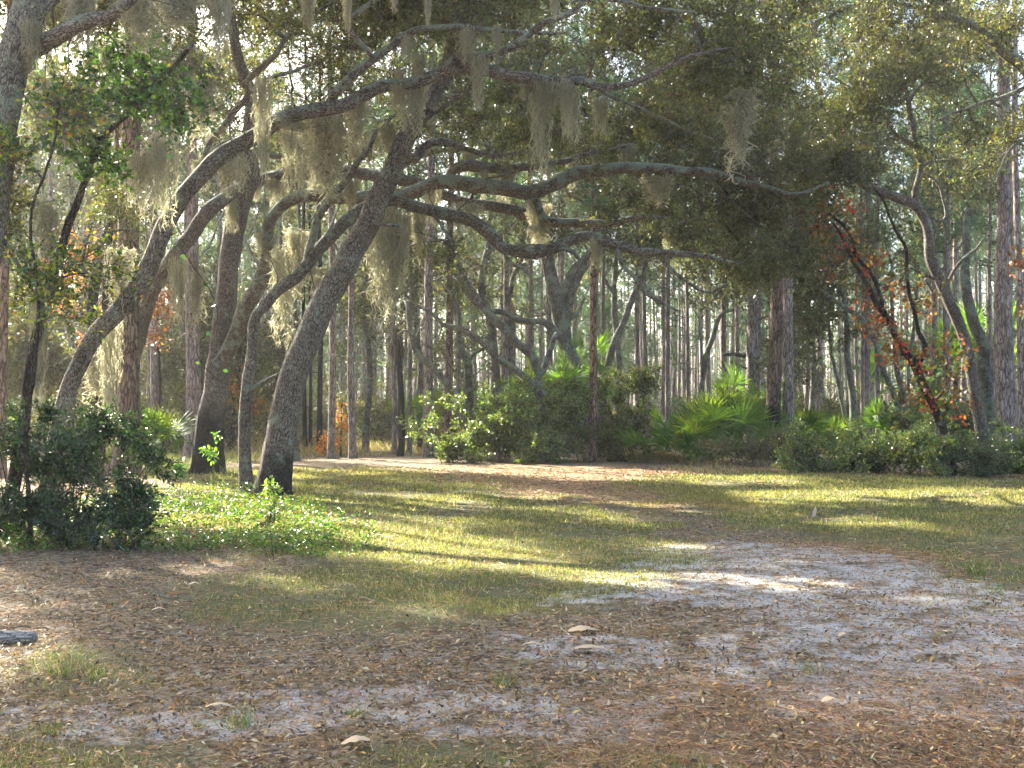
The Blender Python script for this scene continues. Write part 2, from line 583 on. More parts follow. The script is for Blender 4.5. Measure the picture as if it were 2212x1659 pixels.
def groundmat():
    m, nt, out = newmat('forest_floor')
    g = N(nt, 'NewGeometry')
    a = N(nt, 'Attribute', attribute_name='col')
    se = N(nt, 'SeparateColor')
    nt.links.new(a.outputs['Color'], se.inputs[0])
    mp = N(nt, 'Mapping')
    mp.inputs['Scale'].default_value = (1, 1, 0.2)
    nt.links.new(g.outputs['Position'], mp.inputs[0])
    v = N(nt, 'TexVoronoi', feature='F1', inp={'Scale': 24.0})
    nt.links.new(mp.outputs[0], v.inputs['Vector'])
    vs = N(nt, 'SeparateColor')
    nt.links.new(v.outputs['Color'], vs.inputs[0])
    lit = ramp(nt, vs.outputs[0], [(0.0, (0.07, 0.05, 0.04)), (0.3, (0.15, 0.11, 0.065)), (0.55, (0.25, 0.18, 0.095)), (0.8, (0.23, 0.20, 0.155)), (1.0, (0.36, 0.29, 0.22))])
    n1 = N(nt, 'TexNoise', inp={'Scale': 45.0, 'Detail': 6, 'Roughness': .7})
    nt.links.new(mp.outputs[0], n1.inputs['Vector'])
    fine = ramp(nt, n1.outputs[0], [(0.3, (0.45, 0.45, 0.45)), (0.72, (1.35, 1.35, 1.35))])
    lit = mix(nt, 1.0, lit, fine, 'MULTIPLY')
    soil = ramp(nt, n1.outputs[0], [(0.3, (0.06, 0.06, 0.03)), (0.7, (0.19, 0.18, 0.09))])
    c = mix(nt, se.outputs[0], lit, soil)
    nd = ramp(nt, n1.outputs[0], [(0.3, (0.15, 0.10, 0.055)), (0.7, (0.36, 0.27, 0.16))])
    c = mix(nt, se.outputs[2], c, nd)
    # sand shows where the broken litter is thin
    n2 = N(nt, 'TexNoise', inp={'Scale': 3.4, 'Detail': 9, 'Roughness': .75})
    nt.links.new(mp.outputs[0], n2.inputs['Vector'])
    th = N(nt, 'Math', operation='MULTIPLY_ADD', inp={1: 0.235, 2: -0.178})
    nt.links.new(se.outputs[1], th.inputs[0])
    ad = N(nt, 'Math', operation='ADD')
    nt.links.new(th.outputs[0], ad.inputs[0])
    nt.links.new(n2.outputs[0], ad.inputs[1])
    sm = ramp(nt, ad.outputs[0], [(0.47, (0, 0, 0)), (0.60, (.85, .85, .85))])
    sand = ramp(nt, n1.outputs[0], [(0.25, (0.30, 0.29, 0.265)), (0.7, (0.62, 0.60, 0.56))])
    c = mix(nt, sm, c, sand)
    p = N(nt, 'BsdfPrincipled', inp={'Roughness': 0.95, 'Specular IOR Level': 0.1})
    nt.links.new(c, p.inputs['Base Color'])
    bp = N(nt, 'Bump', inp={'Strength': 1.0, 'Distance': 0.02})
    nt.links.new(n1.outputs[0], bp.inputs['Height'])
    nt.links.new(bp.outputs[0], p.inputs['Normal'])
    nt.links.new(p.outputs[0], out.inputs[0])
    return m


M['ground'] = groundmat()


def pal(n, base, var=0.35, alts=()):
    """n leaf colours round a base, some of them drawn from the alternatives [(share, colour)]"""
    c = np.tile(np.array(base, float), (n, 1))
    r = rng.random(n)
    a = 0
    for sh, col in alts:
        c[(r >= a) & (r < a + sh)] = col
        a += sh
    c = c * (1 + var * rng.normal(size=(n, 1)).clip(-1.6, 2.2))
    c = c * (1 + 0.08 * rng.normal(size=(n, 3)))
    return c.clip(0.004, 0.9)


OAKG = dict(base=(0.085, 0.10, 0.032), alts=((0.16, (0.15, 0.165, 0.04)), (0.08, (0.16, 0.105, 0.045)), (0.10, (0.05, 0.075, 0.03))))
OAKD = dict(base=(0.078, 0.098, 0.036), alts=((0.16, (0.135, 0.098, 0.054)), (0.12, (0.15, 0.15, 0.045))))
OAKF = dict(base=(0.11, 0.125, 0.06), alts=((0.20, (0.13, 0.13, 0.05)), (0.15, (0.14, 0.10, 0.05))))
BUSHG = dict(base=(0.125, 0.165, 0.082), alts=((0.25, (0.19, 0.23, 0.08)), (0.06, (0.24, 0.14, 0.05))))
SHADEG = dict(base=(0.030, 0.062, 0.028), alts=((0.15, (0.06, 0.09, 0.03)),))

# ------------------------------------------------------------------ ground


def edges(parts):
    out = []
    for a, b, st in parts:
        out.append(np.arange(a, b, st))
    return np.concatenate(out)


xs = edges([(-400, -60, 20), (-60, -24, 2.5), (-24, -10, .35), (-10, 10, .09), (10, 24, .35), (24, 60, 2.5), (60, 401, 20)])
ys = edges([(-60, -6, 4), (-6, 3.6, .5), (3.6, 14, .085), (14, 26, .16), (26, 50, .5), (50, 100, 2.5), (100, 520, 20)])
X, Y = np.meshgrid(xs, ys)
Z = gz(X, Y)
gg = softmask(X, Y, GRASS)
gs = softmask(X, Y, SAND, 0.05)
gn = softmask(X, Y, NEEDLE, 0.05)
gg = np.where(Y > 42, np.clip(gg + .6, 0, 1), gg)
gm = MB()
nx, ny = len(xs), len(ys)
idx = np.arange(nx * ny).reshape(ny, nx)
f4 = np.stack([idx[:-1, :-1], idx[:-1, 1:], idx[1:, 1:], idx[1:, :-1]], -1).reshape(-1, 4)
gm.add(np.stack([X, Y, Z], -1).reshape(-1, 3), None, f4, col=np.stack([gg, gs, gn * .85], -1).reshape(-1, 3))
tag(gm.build('ground', M['ground']), kind='structure')

# ------------------------------------------------------------------ ground litter, grass


def sample_view(n, y0, y1, power=1.0, margin=1.12):
    """n random ground points in the wedge in front of the camera, denser nearby"""
    y = y0 * (y1 / y0) ** (rng.random(n) ** power)
    x = (rng.random(n) * 2 - 1) * y * (CU / F) * margin
    return x, y


# dead oak leaves
mb = MB()
x, y = sample_view(170000, 4.3, 30, 1.0)
g = softmask(x, y, GRASS)
k = rng.random(len(x)) > g * .72
k &= (fbm(x * 1.3, y * 1.3, 3) + rng.random(len(x)) * .5) > .48
x, y = x[k], y[k]
n = len(x)
C = np.stack([x, y, gz(x, y) + rng.random(n) * .018 + .003], -1)
D = randdir(n)
D[:, 2] *= .25
Nn = norm(np.stack([rng.normal(0, .45, n), rng.normal(0, .45, n), np.ones(n)], -1))
sz = (.014 + .036 * rng.random(n) ** 1.8) * np.clip(y / 13, 1, 2.2)
mb.leaves(C, D, Nn, sz, sz * (.30 + .18 * rng.random(n)), pal(n, (0.26, 0.165, 0.07), .42, ((.30, (.12, .085, .05)), (.18, (.40, .32, .19)), (.18, (.36, .21, .06)))), fold=.45, bend=-.25)
tag(mb.build('fallen_leaves', M['litter']), 'brown dead oak leaves strewn over the sandy clearing', 'leaf litter', kind='stuff')
# pine straw
mb = MB()
x, y = sample_view(110000, 4.3, 32)
g = softmask(x, y, NEEDLE, .06)
k = (rng.random(len(x)) < .22 + g)
x, y = x[k], y[k]
n = len(x)
C = np.stack([x, y, gz(x, y) + .006 + rng.random(n) * .02], -1)
D = randdir(n)
D[:, 2] *= .08
mb.blades(C, D, .09 + .12 * rng.random(n), .0025 * np.clip(y / 6, 1, 4), pal(n, (0.33, 0.17, 0.08), .35, ((.3, (.45, .32, .18)), (.2, (.2, .1, .06)))), bend=.15)
tag(mb.build('pine_straw', M['litter']), 'reddish fallen pine needles scattered across the track', 'pine straw', kind='stuff')
# grass
mb = MB()
x, y = sample_view(700000, 4.4, 40, .85)
g = softmask(x, y, GRASS, .07)
pt = fbm(x * 1.1 + 5, y * 1.1, 4)
k = rng.random(len(x)) < g * np.clip((pt - .30) * 3.5, 0.05, 1)
k |= (rng.random(len(x)) < .010) & (pt > .5)
x, y, g, pt = x[k], y[k], g[k], pt[k]
n = len(x)
C = np.stack([x, y, gz(x, y) - .004], -1)
D = np.stack([rng.normal(0, .55, n), rng.normal(0, .55, n), np.ones(n)], -1)
L = (.024 + .045 * rng.random(n) ** 2) * np.clip(y / 13, .9, 1.7)
L *= np.where(g > .5, 1, .8)
colr = pal(n, (0.145, 0.175, 0.05), .28, ((.28, (.30, .26, .12)), (.16, (.08, .125, .035)), (.12, (.42, .36, .21))))
dry = fbm(x * .5 + 77, y * .5, 3)[:, None]
colr = colr * (1 - .5 * np.clip((dry - .5) * 4, 0, 1)) + np.array((.22, .18, .08)) * .5 * np.clip((dry - .5) * 4, 0, 1)
mb.blades(C, D, L, .0055 * np.clip(y / 7, 1, 5), colr, bend=.35 * rng.random(n), seg=1)
tag(mb.build('short_grass', M['grass']), 'short green grass with straw among it on the clearing', 'grass', kind='stuff')
# taller tufts as things
TUFT = MB()
n = 60
C = np.stack([rng.normal(0, .05, n), rng.normal(0, .05, n), np.zeros(n)], -1)
D = np.stack([rng.normal(0, .6, n), rng.normal(0, .6, n), np.ones(n)], -1)
TUFT.blades(C, D, .10 + .12 * rng.random(n), .005, pal(n, (.10, .16, .04), .25, ((.2, (.4, .36, .2)),)), bend=.5 * rng.random(n))
tm = TUFT.mesh('grass_tuft', [M['grass']])
for (u, v, s, lab) in ((130, 1455, .9, 'long bladed green grass tuft on the leaf litter near the fallen log'),
                       (210, 1462, .6, 'smaller grass tuft beside the long bladed one near the log'),
                       (516, 1570, .75, 'thin upright grass tuft alone beside a white sand patch'),
                       (1090, 1490, .6, 'curved yellow-green blades growing from the leaf litter in mid foreground'),
                       (2105, 1245, 1.3, 'pale arching grass tuft at the right edge of the sandy track'),
                       (2150, 1290, .7, 'low grass tuft just below the pale arching one'),
                       (110, 1585, .5, 'bright small grass tuft on the sand at the lower left corner'),
                       (430, 1570, .4, 'tiny grass tuft left of the thin upright one'),
                       (770, 1555, .5, 'dark green low tuft among brown leaves'),
                       (1745, 1450, .5, 'small tuft beside the leaf covered sand track'),
                       (1140, 1440, .35, 'tiny green tuft between two pale fallen leaves')):
    p = GR(u, v)
    o = bpy.data.objects.new('grass_tuft', tm)
    COL.objects.link(o)
    o.location = (p[0], p[1], float(gz(p[0], p[1])) - .005)
    o.scale = (s, s, s)
    o.rotation_euler = (0, 0, rng.random() * 6)
    tag(o, lab, 'grass tuft', 'grass tufts on the litter')

# ------------------------------------------------------------------ tree parts


def limb_pts(spec):
    """spec rows (u, v, D, width_px) -> rows x y z radius"""
    out = []
    for u, v, D, wp in spec:
        p = P(u, v, D)
        out.append([p[0], p[1], p[2], wp * .5 * D / F])
    return np.array(out)


def kink(S, amp):
    """small irregular wander along a limb"""
    n = len(S)
    L = np.concatenate([[0], np.cumsum(np.linalg.norm(np.diff(S[:, :3], axis=0), axis=1))])
    o = rng.random(3) * 90
    e = np.minimum(1, np.minimum(L, L[-1] - L) / .3)
    for a in range(3):
        S[:, a] += (fbm(L * 1.3 + o[a], np.full(n, o[a] * 2), 3) - .5) * amp * e
    return S


def stem(mb, spec, ground=True, flare=True, step=.16, sides=14, wob=.10, amp=.12, mi=0):
    R = limb_pts(spec)
    if ground:
        z0 = float(gz(R[0, 0], R[0, 1]))
        if R[0, 2] > z0 + .25:
            d = R[0, :3] - R[1, :3]
            d = d / abs(d[2]) * (R[0, 2] - z0 + .1)
            b = R[0].copy()
            b[0] += d[0] * .6
            b[1] += d[1] * .6
            b[2] = z0 - .12
            R = np.vstack([b, R])
        else:
            b = R[0].copy()
            b[2] = z0 - .12
            R[0] = b
    S = kink(spline(R, step), amp)
    rad = np.maximum(S[:, 3], .006)
    if flare and ground:
        h = S[:, 2] - S[0, 2]
        rad = rad * (1 + .45 * np.exp(-h / .16) + .14 * np.exp(-h / .7))
    mb.tube(S[:, :3], rad, sides=sides, wob=wob, mi=mi, off=rng.random() * 9)
    return np.hstack([S[:, :3], rad[:, None]])


def grow(mb, skel, ells, pal_, leafL=.082, leafW=.40, twigs=13, lpt=9, twig_len=.45, br=.018, mi_b=1, mi_l=0, cut=True, droop=0.0, keep=None, up=0.35):
    """branchlets from the nearest part of the skeleton into each ellipsoid, with twigs and leaves"""
    A_, B_, LC, LD, LN = [], [], [], [], []
    for e in ells:
        if len(e) == 8:       # picture-side spec
            u, v, D, ru, rv, rD, n, ls = e
            c = P(u, v, D)
            r = np.array([ru * D / F, rD, rv * D / F])
        else:
            (cx, cy, cz), (rx, ry, rz), n, ls = e
            c, r = np.array([cx, cy, cz]), np.array([rx, ry, rz])
        q = rng.normal(0, .52, (n * 3, 3))
        E = c + q * r
        a = vnoise(E[:, 0] * 1.1 + E[:, 1] * .6 + 11, E[:, 2] * 1.4 + E[:, 1] * .5)
        E = E[np.argsort(-(a + .45 * rng.random(n * 3)))[:n]]
        nm = max(1, n // 12)
        dm = np.array([np.min(np.linalg.norm(skel[::2, :3] - p, axis=1)) for p in E[nm:]])
        E = np.vstack([E[:nm], E[nm:][np.argsort(dm)]]) if n > nm else E
        ie = 0
        for p in E:
            ie += 1
            dist = np.linalg.norm(skel[:, :3] - p, axis=1) + skel[:, 3] * 3 + np.maximum(0, skel[:, 2] - p[2]) * .5
            i = int(np.argmin(dist + rng.random(len(dist)) * .3))
            a = skel[i, :3]
            d = p - a
            Ld = np.linalg.norm(d)
            if Ld < .03:
                continue
            side = np.cross(d, rng.normal(size=3))
            side = side / (np.linalg.norm(side) + 1e-9) * Ld * .16 * rng.normal()
            m = a + d * .5 + side + np.array([0, 0, Ld * (.10 - droop * .3)])
            ns = max(4, int(Ld / .28))
            t = np.linspace(0, 1, ns)[:, None]
            C = a * (1 - t) ** 2 + 2 * m * t * (1 - t) + p * t ** 2
            C[1:] += rng.normal(0, .028, (ns - 1, 3)) * min(Ld, 2)
            C[:, 2] = np.maximum(C[:, 2], .03)
            if cut and Ld > .3 and litcut(C, 0)[ns // 3:].mean() > .3:
                continue
            r0 = min(br * (0.6 + Ld * .3) * (1.6 if ie <= nm else .8), max(skel[i, 3] * .75, .006))
            skel = np.vstack([skel, np.hstack([C[1:], np.linspace(r0, .006, ns)[1:, None]])])
            mb.tube(C, np.linspace(r0, .004, ns), sides=5, mi=mi_b, cap=False)
            tt = 1 - (rng.random(twigs) ** 1.3) * min(.75, 1.6 / Ld)
            fi = tt * (ns - 1)
            i0 = np.clip(fi.astype(int), 0, ns - 2)
            fr = (fi - i0)[:, None]
            ta = C[i0] * (1 - fr) + C[i0 + 1] * fr
            dd = randdir(twigs) + norm(C[i0 + 1] - C[i0]) * .8 + np.array([0, 0, up - droop])
            tl = twig_len * (.5 + rng.random(twigs))[:, None] * ls ** .5
            tb = ta + norm(dd) * tl
            A_.append(ta)
            B_.append(tb)
            ti = np.repeat(np.arange(twigs), lpt)
            s = rng.random((len(ti), 1)) ** .7
            lc = ta[ti] * (1 - s) + tb[ti] * s
            ld = norm(tb - ta)[ti] * .6 + randdir(len(ti)) * .9
            ld[:, 2] -= .15
            LC.append(lc)
            LD.append(ld)
            LN.append(np.full(len(ti), ls))
    if not A_:
        return
    A_, B_ = np.vstack(A_), np.vstack(B_)
    kz = B_[:, 2] > .02
    if cut:
        kz &= ~litcut(B_)
    mb.prisms(A_[kz], B_[kz], .005, .002, mi=mi_b)
    LC, LD, LS = np.vstack(LC), np.vstack(LD), np.concatenate(LN)
    k = LC[:, 2] > .02
    if cut:
        k &= ~litcut(LC)
    if keep is not None:
        k &= keep(LC)
    LC, LD, LS = LC[k], LD[k], LS[k]
    n = len(LC)
    nn = norm(rng.normal(size=(n, 3)) * 1.0 + np.array([0, 0, 1]))
    Ls = leafL * LS * (.65 + .6 * rng.random(n))
    mb.leaves(LC, LD, nn, Ls, Ls * leafW * (.8 + .4 * rng.random(n)), pal(n, **pal_), mi=mi_l)


TREES = {}


def oak(name, label, base, stems, mat, crowns=(), pal_=OAKG, limb_mats=None, cat='oak tree', group=None, leafmat_='leaf', tw='twig', **kw):
    """stems: list of (kind, [(u,v,D,w)...]); the first is the trunk"""
    b = P(*base[:3])
    loc = (b[0], b[1], float(gz(b[0], b[1])))
    root = thing(name, loc, label, cat, group)
    sk = []
    trunk = MB()
    for i, (kd, sp) in enumerate(stems):
        if kd == 'trunk':
            sk.append(stem(trunk, sp, ground=(i == 0)))
        elif kd == 'trunk2':
            sk.append(stem(trunk, sp, ground=True))
    trunk.build('trunk', M[mat], root, loc)
    for i, (kd, sp) in enumerate(stems):
        if kd.startswith('limb'):
            q = MB()
            sides = 12 if sp[0][3] > 12 else 8
            sk.append(stem(q, sp, ground=False, flare=False, sides=sides, wob=.14, amp=.16))
            q.build('limb', M[limb_mats or mat], root, loc)
    sk = np.vstack(sk)
    if crowns:
        q = MB()
        grow(q, sk, crowns, pal_, **kw)
        if base[2] < 31 and pal_ in (OAKG, OAKD) and sk[:, 3].max() > .12:
            c_ = sk[(sk[:, 3] < .2) & (sk[:, 2] > 3)]
            for _ in range(46):
                a = c_[int(rng.integers(len(c_)))]
                L_ = .3 + .9 * rng.random() ** 2
                d_ = norm(rng.normal(size=3) * [1, .6, 1])
                tw_ = np.array([a[:3] + d_ * L_ * f + rng.normal(0, .05, 3) * L_ * (f > 0) for f in (0, .3, .6, 1)])
                q.tube(tw_, np.array([.016, .011, .008, .003]), sides=4, mi=1)
                for f in (1, 2):
                    e_ = tw_[f] + norm(rng.normal(size=3)) * L_ * .4
                    q.tube(np.array([tw_[f], (tw_[f] + e_) / 2 + rng.normal(0, .02, 3), e_]), np.array([.007, .005, .002]), sides=3, mi=1)
        if not q.n:
            print('EMPTY CROWN', label)
        if q.n:
            q.build('crown', [M[leafmat_], M[tw]], root, loc)
    TREES[label] = sk
    return root, sk


# ---- the near arching oaks on the left
B_root, B_sk = oak('oak_tree', 'lichened oak beside the dark shrub whose long limb arches over the clearing', (105, 1085, 18), [
    ('trunk', [(100, 1100, 18, 44), (118, 1000, 18, 38), (140, 880, 18, 36), (190, 738, 18, 38), (262, 664, 18, 39), (310, 605, 18, 40), (352, 500, 18, 38), (410, 410, 18.2, 37),
               (480, 335, 18.3, 37), (564, 288, 18.4, 34), (615, 253, 18.5, 33), (684, 236, 18.6, 31), (756, 220, 18.7, 30), (822, 190, 18.8, 28), (907, 176, 18.8, 27),
               (958, 152, 18.8, 27), (1027, 150, 18.8, 27), (1112, 163, 18.8, 26), (1198, 170, 18.8, 23), (1256, 172, 18.8, 20), (1297, 193, 18.8, 18), (1351, 182, 18.8, 15), (1403, 164, 18.8, 13), (1458, 137, 18.8, 11), (1540, 110, 18.8, 6)]),
    ('limb', [(950, 156, 18.8, 18), (986, 126, 18.6, 18), (1078, 113, 18.4, 17), (1146, 79, 18.2, 15), (1191, 52, 18, 14), (1249, 25, 18, 12), (1283, -6, 18, 11), (1380, 20, 17.8, 8), (1500, 25, 17.6, 5)]),
    ('limb', [(708, 230, 18.7, 20), (722, 205, 18.6, 19), (745, 182, 18.5, 19), (787, 142, 18.5, 19), (839, 103, 18.5, 17), (893, 65, 18.5, 15), (948, 62, 18.4, 12), (1078, 62, 18.3, 9), (1230, 70, 18.2, 5)]),
    ('limb', [(810, 130, 18.5, 12), (760, 60, 18.2, 12), (800, 10, 18, 12), (850, -60, 18, 10)]),
    ('limb', [(960, 205, 19.2, 10), (990, 209, 19, 11), (1010, 200, 19, 10), (1037, 198, 19, 6)]),
    ('limb', [(1190, 178, 18.8, 9), (1232, 203, 18.7, 6)]),
    ('limb', [(1256, 172, 18.8, 12), (1330, 215, 19.5, 9), (1430, 260, 20.5, 7), (1540, 300, 21.2, 4)]),
], 'oak', crowns=[(1360, 50, 20.5, 240, 80, 1.6, 120, 1), (1080, 10, 20, 190, 50, 1.4, 80, 1), (1530, 150, 20.5, 150, 100, 1.6, 110, 1),
                  (860, 10, 19.5, 150, 50, 1.4, 60, 1), (700, 110, 20, 110, 80, 1.2, 20, 1), (1600, 30, 20, 150, 80, 1.8, 80, 1),
                  ((-5.5, 18.0, 10.0), (3.2, 3.0, 1.3), 170, 1.5), ((-9, 22, 10.8), (3, 2.5, 1.2), 100, 1.6), ((-12.5, 25, 11.8), (4, 3, 1.5), 160, 1.7), ((-2.5, 17.5, 10), (2.6, 3, 1.2), 60, 1.5)], limb_mats='oak_lichen')  # crowns in world coordinates are added out of frame to shade the clearing

oak('oak_tree', 'tall stout oak with charred black foot leaning slightly right', (445, 1020, 29), [
    ('trunk', [(447, 1022, 28.5, 62), (455, 930, 28.5, 60), (468, 830, 28.5, 54), (482, 720, 28.5, 48), (493, 600, 28.5, 44), (506, 500, 28.5, 45), (522, 420, 28.5, 47), (538, 375, 28.5, 50),
               (536, 300, 28.5, 30), (541, 250, 28.5, 27), (537, 190, 28.5, 25), (515, 130, 28.3, 23), (505, 80, 28, 22), (496, 0, 28, 20), (500, -90, 28, 18)]),
    ('limb', [(470, 790, 28.3, 34), (495, 760, 28.2, 34), (520, 705, 28, 36), (540, 655, 27.6, 34), (562, 610, 27.4, 34), (572, 575, 27.2, 30), (575, 530, 27, 28), (582, 480, 26.9, 26), (606, 442, 26.8, 26), (640, 425, 26.7, 28), (690, 420, 26.6, 28),
              (756, 426, 26.5, 27), (850, 424, 26.2, 28), (905, 411, 26, 30), (975, 394, 26, 32), (1044, 402, 26, 34), (1100, 414, 26, 34), (1146, 418, 26, 33), (1198, 400, 26, 32), (1249, 374, 26, 29),
              (1317, 366, 26, 26), (1390, 362, 26, 24), (1458, 367, 26, 23), (1524, 370, 26, 20), (1576, 384, 26, 16), (1661, 407, 26, 12), (1719, 420, 26, 10), (1790, 395, 26, 6)]),
    ('limb', [(1150, 424, 26, 16), (1162, 440, 26, 17), (1172, 462, 26, 17), (1190, 477, 26, 16), (1230, 478, 26, 12)]),
    ('limb', [(525, 185, 28.4, 14), (548, 160, 28, 14), (600, 110, 27.6, 12), (640, 60, 27.4, 11), (690, 25, 27.2, 10), (760, -30, 27, 8)]),
    ('limb', [(540, 195, 28.4, 12), (575, 170, 28.5, 10), (640, 150, 28.8, 8), (700, 130, 29, 6)]),
    ('limb', [(530, 215, 28.4, 14), (495, 250, 28.8, 13), (455, 305, 29, 12), (420, 370, 29.3, 10), (405, 420, 29.5, 8)]),
    ('limb', [(548, 330, 28, 14), (600, 340, 27.5, 14), (680, 320, 27.3, 12), (740, 305, 27.2, 8), (820, 280, 27, 5)]),
    ('limb', [(1480, 368, 26, 12), (1540, 400, 26.5, 9), (1620, 470, 27, 7), (1690, 540, 27.4, 4)]),
], 'oak_char', crowns=[(1400, 290, 28.5, 190, 60, 1.8, 90, 1.1), (1660, 270, 26.5, 130, 140, 2, 130, 1.1), (1600, 470, 27.5, 150, 80, 1.8, 100, 1.1), (1250, 290, 29, 190, 55, 1.6, 50, 1.1), (1670, 550, 27.5, 90, 60, 1.5, 60, 1.1),
                       (1450, 170, 27, 150, 80, 2, 70, 1.1), (620, 90, 30, 130, 90, 2, 30, 1.1), (640, 290, 31, 160, 60, 2, 30, 1.1), ((-9, 25, 13.5), (4.5, 4, 1.6), 170, 1.6), ((-13, 31, 13.5), (4, 3, 1.5), 140, 1.7), ((-16, 28.5, 12.8), (4, 3.5, 1.6), 150, 1.7), ((-5, 28, 14.5), (4, 3.5, 1.6), 90, 1.6)], pal_=OAKD, limb_mats='oak_lichen')  # the world-coordinate crowns are extra foliage, added up high as shade casters

oak('oak_tree', 'big leaning oak trunk with dark knot standing alone in front at the grass edge', (585, 1075, 20.5), [
    ('trunk', [(587, 1078, 20.5, 76), (598, 990, 20.5, 66), (612, 910, 20.5, 62), (632, 830, 20.5, 59), (655, 760, 20.5, 58), (688, 680, 20.6, 57), (722, 610, 20.6, 56), (760, 545, 20.7, 54), (800, 480, 20.8, 52), (830, 410, 20.8, 48),
               (856, 345, 20.9, 43), (885, 285, 21, 40), (925, 225, 21, 36), (955, 165, 21.2, 35), (978, 100, 21.2, 35), (1000, 30, 21.4, 32), (1015, -40, 21.5, 28)]),
    ('limb', [(790, 487, 20.6, 12), (820, 484, 20.4, 9), (862, 487, 20.2, 8)]),
    ('limb', [(872, 300, 20.9, 12), (912, 268, 20.8, 9), (960, 235, 20.8, 7), (1010, 203, 20.8, 4)]),
    ('limb', [(872, 330, 20.9, 20), (893, 342, 21.3, 20), (915, 318, 21.5, 19), (945, 305, 21.7, 16), (980, 305, 22, 13), (1040, 330, 22.5, 9), (1120, 330, 23, 5)]),
], 'oak_char_low', crowns=[(1020, 230, 24.5, 150, 90, 1.6, 66, 1), (980, 20, 24, 160, 60, 1.6, 80, 1), (1140, 280, 25, 150, 70, 1.6, 66, 1), ((-4, 22.5, 11.5), (3.5, 3, 1.4), 120, 1.5)], pal_=OAKG)  # last crown is unseen, added overhead to cast shade on the ground

_r = [o for o in COL.objects if o.get('label', '').startswith('big leaning oak')][0]
mb = MB()
kp = P(640, 808, 20.5)
for rr_, y0_, y1_ in ((.07, .10, -.255), (.05, .0, -.26)):
    mb.tube(np.array([[kp[0], kp[1] + y0_, kp[2]], [kp[0], kp[1] - .2, kp[2] + .01], [kp[0], kp[1] + y1_, kp[2] + .01]]), np.array([rr_ * 1.5, rr_ * 1.3, rr_ * .8]), sides=12, wob=.3)
mb.build('knot', M['black'], _r, tuple(_r.location))
oak('oak_tree', 'thin bent oak pressed between the charred oak and the big leaning one', (532, 1062, 21.8), [
    ('trunk', [(533, 1060, 21.8, 29), (530, 980, 21.8, 26), (533, 900, 21.8, 26), (537, 830, 21.8, 26), (542, 760, 21.8, 22), (548, 700, 21.8, 21), (566, 668, 21.8, 22), (600, 628, 21.9, 25), (640, 598, 22, 28), (680, 550, 22.2, 28),
               (716, 510, 22.4, 28), (770, 462, 22.8, 28), (840, 434, 23.2, 26), (900, 445, 23.6, 26), (958, 460, 24, 28), (1005, 470, 24, 28), (1037, 487, 24, 28), (1062, 512, 24, 28), (1085, 536, 24, 26), (1115, 543, 24, 24), (1150, 545, 24, 27),
               (1198, 533, 24, 25), (1249, 511, 24, 22), (1285, 512, 24, 22), (1317, 524, 24, 20), (1386, 544, 24, 20), (1458, 548, 24, 15), (1540, 560, 24, 9), (1600, 570, 24, 5)]),
    ('limb', [(660, 575, 22.1, 17), (668, 540, 22, 17), (687, 480, 21.9, 17), (720, 425, 21.8, 16), (756, 378, 21.8, 15), (775, 345, 21.7, 14), (797, 325, 21.7, 12), (803, 295, 21.7, 11), (830, 268, 21.6, 8), (855, 245, 21.6, 5)]),
    ('limb', [(1090, 538, 24, 12), (1100, 568, 23.9, 9), (1130, 580, 23.8, 8), (1145, 596, 23.8, 5)]),
    ('limb', [(1205, 534, 24, 10), (1236, 548, 23.8, 10), (1252, 562, 23.7, 8)]),
    ('limb', [(1330, 530, 24, 12), (1345, 570, 24, 10), (1380, 605, 24, 9), (1420, 645, 24, 8), (1465, 672, 24, 4)]),
    ('limb', [(925, 450, 23.8, 10), (955, 485, 23.6, 7), (975, 520, 23.6, 6), (985, 552, 23.6, 4)]),
    ('limb', [(1100, 545, 24, 8), (1140, 525, 23.8, 6), (1190, 528, 23.7, 4)]),
    ('limb', [(538, 845, 21.8, 14), (560, 828, 21.7, 10), (590, 818, 21.6, 8), (620, 800, 21.6, 5)]),
    ('limb', [(1420, 548, 24, 10), (1470, 600, 24.3, 8), (1520, 632, 24.6, 6), (1570, 612, 24.8, 4)]),
], 'oak', crowns=[(1520, 530, 25.2, 150, 60, 1.2, 60, 1), (1560, 600, 25, 120, 40, 1.2, 30, 1), (1330, 470, 26, 110, 40, 1.2, 26, 1), (900, 560, 25.5, 60, 50, 1.0, 10, 1)], pal_=OAKD, limb_mats='oak_lichen')

